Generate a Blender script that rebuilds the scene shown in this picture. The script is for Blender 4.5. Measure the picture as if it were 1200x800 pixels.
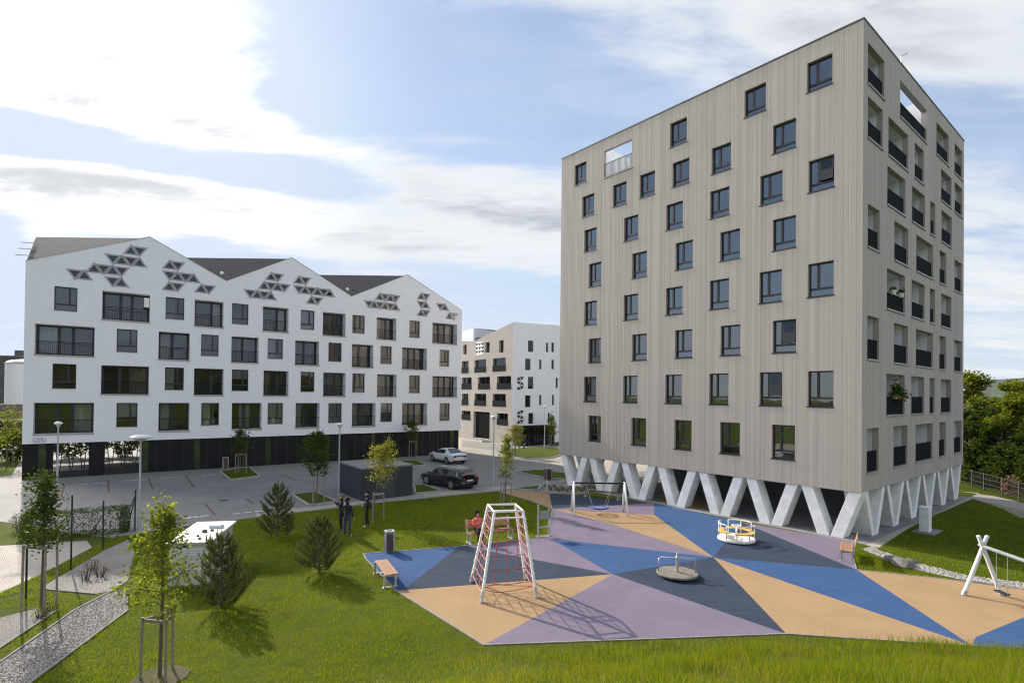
import bpy, bmesh, math, random
import numpy as np
from mathutils import Vector, Matrix
from mathutils.geometry import delaunay_2d_cdt
R = math.radians
random.seed(7); rng = np.random.default_rng(11)
S = bpy.context.scene
COL = S.collection
for o in list(bpy.data.objects): bpy.data.objects.remove(o)

# ------------------------------------------------------------ camera
CH = 6.6
ROLL, PITCH, FPX, HY = 0.011185, 0.009675, 638.494, 456.589
_r0 = Vector((1, 0, 0)); _f0 = Vector((0, math.cos(PITCH), math.sin(PITCH))); _u0 = Vector((0, -math.sin(PITCH), math.cos(PITCH)))
CR = _r0*math.cos(ROLL) + _u0*math.sin(ROLL); CU = _u0*math.cos(ROLL) - _r0*math.sin(ROLL)
cam = bpy.data.cameras.new('camera'); camo = bpy.data.objects.new('camera', cam); COL.objects.link(camo)
m = Matrix((CR, CU, -_f0)).transposed().to_4x4(); m.translation = Vector((0, 0, CH)); camo.matrix_world = m
cam.sensor_width = 36; cam.lens = FPX/1200*36; cam.shift_y = (HY-400)/1200; cam.clip_start = .1; cam.clip_end = 12000
S.camera = camo

def gp(u, v, z=0.0):
    """survey point: where the sight line through photo position (u, v) meets the level z"""
    d = CR*((u-600)/FPX) - CU*((v-HY)/FPX) + _f0
    t = (z-CH)/d.z
    return Vector((d.x*t, d.y*t, z))

# ------------------------------------------------------------ light and sky
SUN_AZ, SUN_EL = 42.0, 30.3
a = R(SUN_AZ); e = R(SUN_EL)
SUN = Vector((-math.sin(a)*math.cos(e), math.cos(a)*math.cos(e), math.sin(e)))
sl = bpy.data.lights.new('sun', 'SUN'); sl.energy = 5.0; sl.angle = R(.6); sl.color = (1, .93, .82)
so = bpy.data.objects.new('sun', sl); COL.objects.link(so); so.rotation_euler = SUN.to_track_quat('Z', 'Y').to_euler(); so.location = (-60, 60, 60)
S.view_settings.view_transform = 'Standard'; S.view_settings.look = 'None'; S.view_settings.exposure = 0.26; S.view_settings.gamma = 1
S.view_settings.use_curve_mapping = False
S.cycles.filter_width = 1.15
W = bpy.data.worlds.new('World'); S.world = W; W.use_nodes = True
nt = W.node_tree; nt.nodes.clear()
class NB:
    """small node-graph builder"""
    def __init__(s, tree): s.t = tree
    def n(s, typ, **kw):
        x = s.t.nodes.new(typ)
        for k, v in kw.items(): setattr(x, k, v)
        return x
    def link(s, a, b): s.t.links.new(a, b)
    def put(s, sock, v):
        if hasattr(v, 'is_linked') or isinstance(v, bpy.types.NodeSocket): s.link(v, sock)
        else: sock.default_value = v
    def math(s, op, a, b=None, c=None, clamp=False):
        x = s.n('ShaderNodeMath', operation=op); x.use_clamp = clamp
        s.put(x.inputs[0], a)
        if b is not None: s.put(x.inputs[1], b)
        if c is not None: s.put(x.inputs[2], c)
        return x.outputs[0]
    def vmath(s, op, a, b=None):
        x = s.n('ShaderNodeVectorMath', operation=op); s.put(x.inputs[0], a)
        if b is not None: s.put(x.inputs[1], b)
        return x.outputs['Value'] if op in ('DOT_PRODUCT', 'LENGTH') else x.outputs[0]
    def noise(s, vec, scale, detail=4, rough=.55, dist=0, dim='3D'):
        x = s.n('ShaderNodeTexNoise', noise_dimensions=dim); s.put(x.inputs['Vector'], vec)
        x.inputs['Scale'].default_value = scale; x.inputs['Detail'].default_value = detail
        x.inputs['Roughness'].default_value = rough; x.inputs['Distortion'].default_value = dist
        return x.outputs['Fac']
    def smooth(s, v, lo, hi):
        x = s.n('ShaderNodeMapRange', interpolation_type='SMOOTHSTEP'); s.put(x.inputs['Value'], v)
        x.inputs['From Min'].default_value = lo; x.inputs['From Max'].default_value = hi
        return x.outputs['Result']
    def mix(s, f, a, b, blend='MIX'):
        x = s.n('ShaderNodeMix', data_type='RGBA', blend_type=blend)
        s.put(x.inputs[0], f); s.put(x.inputs[6], a); s.put(x.inputs[7], b)
        return x.outputs[2]
    def sep(s, v):
        x = s.n('ShaderNodeSeparateXYZ'); s.put(x.inputs[0], v); return x.outputs
    def comb(s, x_, y_, z_):
        x = s.n('ShaderNodeCombineXYZ'); s.put(x.inputs[0], x_); s.put(x.inputs[1], y_); s.put(x.inputs[2], z_); return x.outputs[0]

b = NB(nt)
wout = b.n('ShaderNodeOutputWorld'); bg = b.n('ShaderNodeBackground'); b.link(bg.outputs[0], wout.inputs[0])
sky = b.n('ShaderNodeTexSky', sky_type='NISHITA'); sky.sun_disc = False; sky.sun_elevation = e; sky.sun_rotation = -a
sky.air_density = 1.0; sky.dust_density = .5; sky.ozone_density = 1.6
bg.inputs['Strength'].default_value = 0.13
D = b.n('ShaderNodeTexCoord').outputs['Generated']
dx, dy, dz = b.sep(D)
dzc = b.math('MAXIMUM', dz, 0.0)
k = b.math('DIVIDE', 1.0, b.math('ADD', dzc, 0.13))
q = b.comb(b.math('MULTIPLY', dx, k), b.math('MULTIPLY', dy, k), 0.0)
rot = b.n('ShaderNodeMapping'); rot.inputs['Rotation'].default_value = (0, 0, R(-14)); rot.inputs['Scale'].default_value = (.62, 1.5, 1.0); b.link(q, rot.inputs[0])
qs = rot.outputs[0]
n1 = b.noise(b.vmath('ADD', qs, (3.1, 1.7, 0.4)), 1.0, 10, .60, .35)
n2 = b.noise(b.vmath('ADD', qs, (9.3, 4.1, 2.2)), 3.4, 9, .62, .5)
def pdir(u, v):
    d = CR*((u-600)/FPX) - CU*((v-HY)/FPX) + _f0
    return d.normalized()
def streak(u0, v0, u1, v1, w0, w1):
    """soft band of sky round the great circle through two sight lines, fading past its ends"""
    a_, b_ = pdir(u0, v0), pdir(u1, v1); n_ = a_.cross(b_).normalized(); m_ = (a_+b_).normalized(); half = math.acos(max(-1, min(1, a_.dot(m_))))
    across = b.math('ABSOLUTE', b.vmath('DOT_PRODUCT', D, tuple(n_)))
    return b.math('MULTIPLY', b.smooth(across, w1, w0), b.smooth(b.vmath('DOT_PRODUCT', D, tuple(m_)), math.cos(half+.22), math.cos(max(.02, half-.06))))
def blob(u, v, c0, c1):
    return b.smooth(b.vmath('DOT_PRODUCT', D, tuple(pdir(u, v))), c0, c1)
cov = b.math('ADD', b.math('MULTIPLY', n1, .64), b.math('MULTIPLY', n2, .36))
for args, w in (((200, 155, 650, 220, .01, .09), .15), ((-40, 185, 330, 265, .01, .06), .13), ((380, 255, 660, 270, .02, .10), .13), ((300, 60, 720, 140, .04, .20), -.17), ((-20, 150, 340, 205, .010, .05), -.34), ((-20, 300, 300, 320, .02, .07), -.08), ((180, 240, 420, 245, .006, .03), -.07),
                ((0, 330, 30, 390, .02, .06), -.12), ((760, 40, 1000, 30, .03, .12), .16), ((1040, 10, 1200, 60, .03, .12), .12), ((1060, 120, 1200, 150, .015, .06), -.12), ((1130, 240, 1250, 320, .03, .14), .10), ((540, 160, 660, 165, .004, .02), .10), ((540, 335, 660, 330, .01, .05), -.05)):
    cov = b.math('ADD', cov, b.math('MULTIPLY', streak(*args), w))
cov = b.math('ADD', cov, b.math('MULTIPLY', blob(60, 0, .93, .997), .20))
# clear blue to the left of the view (seen again in the tower windows) and behind the viewer
cov = b.math('ADD', cov, b.math('MULTIPLY', b.smooth(b.vmath('DOT_PRODUCT', D, (-.95, -.12, .28)), .72, .96), -.30))
cov = b.math('ADD', cov, b.math('MULTIPLY', b.smooth(b.vmath('DOT_PRODUCT', D, (.55, -.78, .30)), .75, .98), -.10))
cov = b.math('ADD', cov, b.math('MULTIPLY', b.smooth(dz, .62, .82), -.30))
dens = b.smooth(cov, .45, .63)
thick = b.smooth(cov, .56, .78)
sunny = b.smooth(b.vmath('DOT_PRODUCT', D, tuple(SUN)), .87, .998)
lit = b.mix(sunny, (5.7, 5.85, 6.05, 1), (9.5, 9.4, 9.2, 1))
shade = b.mix(sunny, (2.9, 3.1, 3.5, 1), (4.8, 4.9, 5.1, 1))
n3 = b.noise(b.vmath('ADD', qs, (1.3, 6.1, 5.2)), 2.2, 8, .62, .4)
cl = b.mix(b.math('MULTIPLY', thick, b.smooth(n3, .40, .66)), lit, shade)
# the glow round the sun is kept within what the thin cloud lets through
skyb = b.n('ShaderNodeVectorMath', operation='MINIMUM'); b.link(sky.outputs[0], skyb.inputs[0]); skyb.inputs[1].default_value = (4.6, 5.2, 6.2)
hz = b.smooth(dz, .35, .0)
ahead = b.smooth(dy, -.1, .6)
skyc = b.mix(b.math('MULTIPLY', hz, b.math('ADD', .22, b.math('MULTIPLY', ahead, .18))), skyb.outputs[0], (4.9, 5.3, 6.0, 1))
# thin veil of high cirrus
veil = b.math('MULTIPLY', b.math('ADD', .42, b.math('MULTIPLY', b.smooth(n2, .3, .75), .35)), b.math('ADD', .60, b.math('MULTIPLY', ahead, .40)))
skyc = b.mix(veil, skyc, b.mix(sunny, (3.75, 4.5, 5.9, 1), (5.0, 5.6, 6.5, 1)))
final = b.mix(b.math('MULTIPLY', dens, .94), skyc, cl)
# unseen bright patches added to light the facades: left of sun, behind viewer
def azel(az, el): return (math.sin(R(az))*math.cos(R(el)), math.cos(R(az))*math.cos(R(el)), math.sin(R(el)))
fill_noise = b.smooth(b.noise(b.vmath('MULTIPLY', D, (3.0, 3.0, 3.0)), 1.4, 6, .6), .25, .6)
final = b.mix(b.math('MULTIPLY', b.smooth(b.vmath('DOT_PRODUCT', D, azel(-64, 27)), math.cos(R(19)), math.cos(R(11))), fill_noise), final, (118, 112, 104, 1))
final = b.mix(b.math('MULTIPLY', b.math('MULTIPLY', b.smooth(b.vmath('DOT_PRODUCT', D, azel(146, 26)), math.cos(R(38)), math.cos(R(24))), b.smooth(dz, .19, .30)), fill_noise), final, (10.4, 10.5, 10.9, 1))
# the half of the sky away from the sun is dimmer
away = b.math('ADD', 1.0, b.math('MULTIPLY', b.smooth(b.vmath('DOT_PRODUCT', D, tuple(Vector((SUN.x, SUN.y, 0)).normalized())), -.55, .25), .0))
final = b.vmath('MULTIPLY', final, b.comb(away, away, away))
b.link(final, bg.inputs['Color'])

# ------------------------------------------------------------ materials
MATS = {}
def mat(name, col, rough=.7, var=.12, scale=3.0, bump=0, bscale=40, metal=0, spec=.5, det=5):
    if name in MATS: return MATS[name]
    mm = bpy.data.materials.new(name); mm.use_nodes = True; MATS[name] = mm
    t = mm.node_tree; bb = NB(t); p = t.nodes['Principled BSDF']
    p.inputs['Roughness'].default_value = rough; p.inputs['Metallic'].default_value = metal; p.inputs['Specular IOR Level'].default_value = spec
    oc = bb.n('ShaderNodeTexCoord').outputs['Object']
    if var:
        f = bb.smooth(bb.noise(oc, scale, det, .65), .25, .75)
        lo = tuple(c*(1-var) for c in col)+(1,); hi = tuple(min(1, c*(1+var)) for c in col)+(1,)
        bb.link(bb.mix(f, lo, hi), p.inputs['Base Color'])
    else: p.inputs['Base Color'].default_value = (*col, 1)
    if bump:
        bp = bb.n('ShaderNodeBump'); bp.inputs['Strength'].default_value = bump; bp.inputs['Distance'].default_value = .02
        bb.link(bb.noise(oc, bscale, 4, .6), bp.inputs['Height']); bb.link(bp.outputs[0], p.inputs['Normal'])
    return mm

def glass_mat(name, ior=2.0, tint=(.55, .6, .62)):
    mm = bpy.data.materials.new(name); mm.use_nodes = True; t = mm.node_tree; t.nodes.clear(); bb = NB(t)
    out = bb.n('ShaderNodeOutputMaterial'); mx = bb.n('ShaderNodeMixShader'); fr = bb.n('ShaderNodeFresnel'); fr.inputs[0].default_value = ior
    tr = bb.n('ShaderNodeBsdfTransparent'); tr.inputs[0].default_value = (*tint, 1)
    gl = bb.n('ShaderNodeBsdfGlossy'); gl.inputs['Roughness'].default_value = .015; gl.inputs['Color'].default_value = (.95, .97, 1, 1)
    oc = bb.n('ShaderNodeTexCoord').outputs['Object']
    bp = bb.n('ShaderNodeBump'); bp.inputs['Strength'].default_value = .12; bp.inputs['Distance'].default_value = .02
    bb.link(bb.noise(oc, .9, 2, .5), bp.inputs['Height']); bb.link(bp.outputs[0], gl.inputs['Normal'])
    bb.link(fr.outputs[0], mx.inputs[0]); bb.link(tr.outputs[0], mx.inputs[1]); bb.link(gl.outputs[0], mx.inputs[2]); bb.link(mx.outputs[0], out.inputs[0])
    return mm

def cladding_mat():
    mm = bpy.data.materials.new('ribbed_cladding'); mm.use_nodes = True; t = mm.node_tree; bb = NB(t); p = t.nodes['Principled BSDF']
    p.inputs['Roughness'].default_value = .8; p.inputs['Specular IOR Level'].default_value = .25
    oc = bb.n('ShaderNodeTexCoord').outputs['Object']; x, y, z = bb.sep(oc)
    tt = bb.math('ADD', x, y)
    def wn(period, seed):
        w = bb.n('ShaderNodeTexWhiteNoise', noise_dimensions='1D')
        bb.link(bb.math('ADD', bb.math('FLOOR', bb.math('DIVIDE', tt, period)), seed), w.inputs['W']); return w.outputs[0]
    v = bb.math('ADD', bb.math('MULTIPLY', wn(.115, .37), .74), bb.math('MULTIPLY', wn(.34, 77.1), .26))
    dirt = bb.noise(bb.comb(bb.math('MULTIPLY', tt, 1.2), bb.math('MULTIPLY', z, .22), 0), 1.1, 6, .6)
    v = bb.math('ADD', bb.math('MULTIPLY', v, .86), bb.math('MULTIPLY', bb.smooth(dirt, .3, .7), .14))
    c = bb.mix(v, (.382, .338, .296, 1), (.508, .462, .414, 1))
    cell = bb.n('ShaderNodeTexWhiteNoise', noise_dimensions='2D')
    bb.link(bb.comb(bb.math('FLOOR', bb.math('DIVIDE', tt, .34)), bb.math('FLOOR', bb.math('ADD', bb.math('DIVIDE', z, 2.64), bb.math('MULTIPLY', wn(.34, 9.2), 1.0))), 0), cell.inputs['Vector'])
    c = bb.mix(bb.math('MULTIPLY', cell.outputs[0], .16), c, (.40, .365, .335, 1))
    bb.link(c, p.inputs['Base Color'])
    bp = bb.n('ShaderNodeBump'); bp.inputs['Strength'].default_value = .35; bp.inputs['Distance'].default_value = .03
    bb.link(bb.math('ADD', bb.math('MULTIPLY', bb.math('PINGPONG', bb.math('DIVIDE', tt, .115), .5), .5), bb.math('MULTIPLY', wn(.115, 3.3), 1.0)), bp.inputs['Height']); bb.link(bp.outputs[0], p.inputs['Normal'])
    return mm

def brick_mat(name, c1, c2, mortar, bw=.25, bh=.075, bump=.25, rot=0, ground=False, rough=.85, stain=.25):
    mm = bpy.data.materials.new(name); mm.use_nodes = True; t = mm.node_tree; bb = NB(t); p = t.nodes['Principled BSDF']
    p.inputs['Roughness'].default_value = rough; p.inputs['Specular IOR Level'].default_value = .3
    oc = bb.n('ShaderNodeTexCoord').outputs['Object']; x, y, z = bb.sep(oc)
    if ground:
        mp = bb.n('ShaderNodeMapping'); mp.inputs['Rotation'].default_value = (0, 0, rot); bb.link(oc, mp.inputs[0]); vec = mp.outputs[0]
    else: vec = bb.comb(bb.math('ADD', x, y), z, 0)
    br = bb.n('ShaderNodeTexBrick'); bb.link(vec, br.inputs['Vector']); br.inputs['Scale'].default_value = 1
    br.inputs['Brick Width'].default_value = bw; br.inputs['Row Height'].default_value = bh; br.inputs['Mortar Size'].default_value = .006 if not ground else .008
    br.inputs['Color1'].default_value = (*c1, 1); br.inputs['Color2'].default_value = (*c2, 1); br.inputs['Mortar'].default_value = (*mortar, 1)
    f = bb.smooth(bb.noise(oc, .55, 8, .62), .3, .75)
    st = tuple(c*(1-stain) for c in c1)+(1,)
    cc = bb.mix(bb.math('MULTIPLY', f, .6), br.outputs['Color'], st)
    if not ground:
        sv = bb.comb(bb.math('MULTIPLY', bb.math('ADD', x, y), 3.2), bb.math('MULTIPLY', z, .22), 0)
        cc = bb.mix(bb.math('MULTIPLY', bb.smooth(bb.noise(sv, 1.0, 7, .68), .54, .80), .30), cc, tuple(c*.74 for c in c1)+(1,))
    else:
        cc = bb.mix(bb.math('MULTIPLY', bb.smooth(bb.noise(oc, 1.7, 6, .7), .58, .74), .45), cc, tuple(c*.55 for c in c1)+(1,))
        cc = bb.mix(bb.math('MULTIPLY', bb.smooth(bb.noise(oc, .16, 5, .6), .45, .65), .30), cc, tuple(min(1, c*1.25) for c in c1)+(1,))
    bb.link(cc, p.inputs['Base Color'])
    bp = bb.n('ShaderNodeBump'); bp.inputs['Strength'].default_value = bump; bp.inputs['Distance'].default_value = .008; bp.invert = True
    bb.link(br.outputs['Fac'], bp.inputs['Height']); bb.link(bp.outputs[0], p.inputs['Normal'])
    return mm

def leaf_mat(name, c_lo, c_hi, trans=.4, rough=.7, patch=False):
    mm = bpy.data.materials.new(name); mm.use_nodes = True; t = mm.node_tree; bb = NB(t); p = t.nodes['Principled BSDF']
    p.inputs['Roughness'].default_value = rough; p.inputs['Specular IOR Level'].default_value = .04
    rnd = bb.n('ShaderNodeNewGeometry').outputs['Random Per Island']
    c = bb.mix(rnd, (*c_lo, 1), (*c_hi, 1))
    if patch:
        oc = bb.n('ShaderNodeTexCoord').outputs['Object']
        c = bb.mix(bb.math('MULTIPLY', bb.smooth(bb.noise(oc, .45, 6, .65), .50, .70), .65), c, (.24, .225, .025, 1))
        c = bb.mix(bb.math('MULTIPLY', bb.smooth(bb.noise(oc, 1.3, 5, .65), .54, .68), .6), c, (.045, .085, .010, 1))
        c = bb.mix(bb.math('MULTIPLY', bb.smooth(bb.noise(oc, 4.5, 5, .7), .58, .72), .45), c, (.30, .28, .06, 1))
    bb.link(c, p.inputs['Base Color'])
    tr = bb.n('ShaderNodeBsdfTranslucent'); bb.link(bb.mix(1.0, c, (1.25, 1.2, .55, 1), 'MULTIPLY'), tr.inputs[0])
    mx = bb.n('ShaderNodeMixShader'); mx.inputs[0].default_value = trans
    bb.link(p.outputs[0], mx.inputs[1]); bb.link(tr.outputs[0], mx.inputs[2])
    bb.link(mx.outputs[0], t.nodes['Material Output'].inputs[0])
    return mm

def ground_grass_mat(name, c1, c2, c3):
    mm = bpy.data.materials.new(name); mm.use_nodes = True; t = mm.node_tree; bb = NB(t); p = t.nodes['Principled BSDF']
    p.inputs['Roughness'].default_value = .95; p.inputs['Specular IOR Level'].default_value = .1
    oc = bb.n('ShaderNodeTexCoord').outputs['Object']
    f1 = bb.smooth(bb.noise(oc, .5, 6, .6), .3, .7); f2 = bb.smooth(bb.noise(oc, 9, 5, .7), .3, .7)
    c = bb.mix(f1, (*c1, 1), (*c2, 1)); c = bb.mix(bb.math('MULTIPLY', f2, .55), c, (*c3, 1)); bb.link(c, p.inputs['Base Color'])
    bp = bb.n('ShaderNodeBump'); bp.inputs['Strength'].default_value = .9; bp.inputs['Distance'].default_value = .05
    bb.link(bb.noise(oc, 22, 5, .75), bp.inputs['Height']); bb.link(bp.outputs[0], p.inputs['Normal'])
    return mm

def gravel_mat(name, c1, c2, sc=28):
    mm = bpy.data.materials.new(name); mm.use_nodes = True; t = mm.node_tree; bb = NB(t); p = t.nodes['Principled BSDF']
    p.inputs['Roughness'].default_value = .9
    oc = bb.n('ShaderNodeTexCoord').outputs['Object']
    vo = bb.n('ShaderNodeTexVoronoi'); vo.inputs['Scale'].default_value = sc; bb.link(oc, vo.inputs['Vector'])
    r, g_, b_ = bb.sep(vo.outputs['Color'])
    c = bb.mix(r, (*c1, 1), (*c2, 1)); c = bb.mix(bb.math('MULTIPLY', bb.smooth(bb.noise(oc, .8, 5, .6), .35, .75), .4), c, (*[x*.6 for x in c1], 1))
    bb.link(c, p.inputs['Base Color'])
    bp = bb.n('ShaderNodeBump'); bp.inputs['Strength'].default_value = 1; bp.inputs['Distance'].default_value = .04; bp.invert = True
    bb.link(vo.outputs['Distance'], bp.inputs['Height']); bb.link(bp.outputs[0], p.inputs['Normal'])
    return mm

def rubber_mat(name, col):
    mm = bpy.data.materials.new(name); mm.use_nodes = True; t = mm.node_tree; bb = NB(t); p = t.nodes['Principled BSDF']
    p.inputs['Roughness'].default_value = .88; p.inputs['Specular IOR Level'].default_value = .10
    oc = bb.n('ShaderNodeTexCoord').outputs['Object']
    f1 = bb.smooth(bb.noise(oc, .7, 6, .65), .3, .72); f2 = bb.smooth(bb.noise(oc, 60, 3, .7), .3, .7)
    mp = bb.n('ShaderNodeMapping'); mp.inputs['Scale'].default_value = (.5, 3, 1); mp.inputs['Rotation'].default_value = (0, 0, .5); bb.link(oc, mp.inputs[0])
    f3 = bb.smooth(bb.noise(mp.outputs[0], 2.5, 6, .7), .35, .7)
    c = bb.mix(f1, tuple(x*.88 for x in col)+(1,), tuple(min(1, x*1.08) for x in col)+(1,))
    c = bb.mix(bb.math('MULTIPLY', f2, .22), c, tuple(x*.6 for x in col)+(1,))
    c = bb.mix(bb.math('MULTIPLY', f3, .08), c, (.36, .33, .29, 1))
    f4 = bb.smooth(bb.noise(oc, 1.9, 8, .72), .56, .74); c = bb.mix(bb.math('MULTIPLY', f4, .09), c, (.42, .38, .33, 1))
    f5 = bb.smooth(bb.noise(oc, 14, 4, .75), .63, .78); c = bb.mix(bb.math('MULTIPLY', f5, .30), c, tuple(x*.5 for x in col)+(1,))
    rv = bb.n('ShaderNodeTexVoronoi'); rv.inputs['Scale'].default_value = 130; bb.link(oc, rv.inputs['Vector'])
    c = bb.mix(.30, c, bb.mix(bb.sep(rv.outputs['Color'])[0], tuple(x*.55 for x in col)+(1,), tuple(min(1, x*1.5) for x in col)+(1,)))
    bb.link(c, p.inputs['Base Color'])
    bp = bb.n('ShaderNodeBump'); bp.inputs['Strength'].default_value = .35; bp.inputs['Distance'].default_value = .01
    bb.link(bb.noise(oc, 120, 3, .6), bp.inputs['Height']); bb.link(bp.outputs[0], p.inputs['Normal'])
    return mm

M = dict(
    clad=cladding_mat(),
    wbrick=brick_mat('white_brick', (.86, .87, .89), (.80, .81, .83), (.70, .71, .73), stain=.08),
    tanbrick=brick_mat('tan_brick', (.47, .43, .38), (.41, .375, .33), (.39, .36, .33)),
    paver=brick_mat('parking_pavers', (.25, .238, .22), (.205, .195, .182), (.155, .15, .142), bw=.42, bh=.21, ground=True, rot=R(-35)),
    slab=brick_mat('pavement_slabs', (.41, .365, .31), (.36, .32, .275), (.26, .235, .21), bw=.5, bh=.5, ground=True, rot=R(-35)),
    glass=glass_mat('window_glass', 2.7), glassw=glass_mat('clear_window_glass', 1.9, (.72, .76, .77)),
    dglass=glass_mat('dark_glass', 1.7, (.25, .28, .28)),
    frame=mat('anthracite_frame', (.022, .024, .028), .45, .1),
    iron=mat('dark_railing', (.008, .0085, .011), .85, .15, spec=.12),
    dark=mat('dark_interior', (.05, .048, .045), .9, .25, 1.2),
    plaster=mat('white_plaster', (.84, .85, .87), .85, .06, 1.5),
    conc=mat('pale_concrete', (.84, .84, .83), .85, .12, 1.6, .2, 60),
    concd=mat('grey_concrete', (.21, .205, .20), .9, .15, 1.2, .2, 50),
    zinc=mat('zinc_sill', (.35, .34, .33), .5, .1),
    roof=mat('grey_roof', (.078, .074, .070), .85, .12, 2, .2, 20),
    coping=mat('coping_metal', (.07, .075, .08), .5, .1),
    curtain=mat('curtain_fabric', (.62, .60, .56), .9, .12, 2), curtainb=mat('beige_curtain', (.44, .36, .27), .9, .15, 2), curtaing=mat('grey_curtain', (.24, .24, .25), .9, .15, 2), curtainr=mat('rust_curtain', (.26, .10, .06), .9, .15, 2),
    blind=mat('grey_blind', (.10, .11, .13), .9, .08, 2),
    kerb=mat('kerb_stone', (.36, .35, .33), .9, .12, 3, .2, 60),
    wood=mat('bench_wood', (.34, .185, .095), .55, .22, 6),
    woodd=mat('dark_wood', (.11, .06, .035), .7, .25, 6),
    stake=mat('stake_wood', (.27, .235, .19), .85, .25, 7),
    galv=mat('galvanised_steel', (.52, .53, .54), .42, .1, 5, metal=.6),
    white=mat('white_paint', (.78, .78, .77), .4, .06, 4),
    lampp=mat('lamp_pole_paint', (.42, .43, .45), .45, .08, 4),
    bark=mat('bark', (.13, .10, .075), .9, .3, 9, .5, 40),
    navyp=mat('slate_panel', (.030, .036, .048), .5, .12, 1.5),
    black=mat('black_rubber', (.015, .015, .016), .7, .1),
    rope=mat('red_rope', (.42, .05, .045), .8, .15, 8),
    yellow=mat('yellow_plastic', (.75, .45, .09), .45, .06, 3),
    bluep=mat('blue_plastic', (.04, .07, .26), .45, .08, 3),
    rust=mat('brown_planks', (.095, .05, .042), .6, .2, 5),
    skin=mat('skin', (.50, .31, .23), .55, .04),
    marking=mat('white_marking', (.68, .68, .66), .8, .15, 6),
    redmark=mat('red_marking', (.155, .065, .055), .85, .2, 6),
    soil=mat('soil', (.075, .055, .04), .95, .3, 9, .6, 40),
    gravel=gravel_mat('grey_gravel', (.20, .18, .16), (.33, .305, .28)),
    gravelp=gravel_mat('pale_gravel', (.24, .225, .195), (.46, .44, .39), 16),
    grass=ground_grass_mat('lawn_ground', (.062, .094, .003), (.098, .118, .005), (.046, .052, .009)),
    blade=leaf_mat('grass_blades', (.145, .21, .002), (.275, .32, .004), .47, .9, patch=True),
    blade2=leaf_mat('tall_grass_blades', (.105, .165, .003), (.27, .295, .018), .5, .9, patch=True),
    leaf=leaf_mat('linden_leaves', (.11, .15, .022), (.26, .28, .06), .58),
    leafd=leaf_mat('dark_leaves', (.040, .066, .012), (.085, .115, .018), .4),
    leafy=leaf_mat('pale_yellow_leaves', (.16, .18, .03), (.30, .29, .06), .5),
    leaft=leaf_mat('tree_leaves', (.09, .118, .014), (.215, .23, .030), .5),
    needle=leaf_mat('pine_needles', (.065, .085, .035), (.15, .165, .065), .25),
    needley=leaf_mat('pine_candles', (.20, .20, .08), (.30, .28, .12), .25),
)
RUB = dict(blue=rubber_mat('blue_rubber', (.038, .088, .205)), navy=rubber_mat('navy_rubber', (.033, .048, .076)),
           tan=rubber_mat('tan_rubber', (.350, .232, .125)), purple=rubber_mat('purple_rubber', (.180, .150, .205)))

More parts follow.
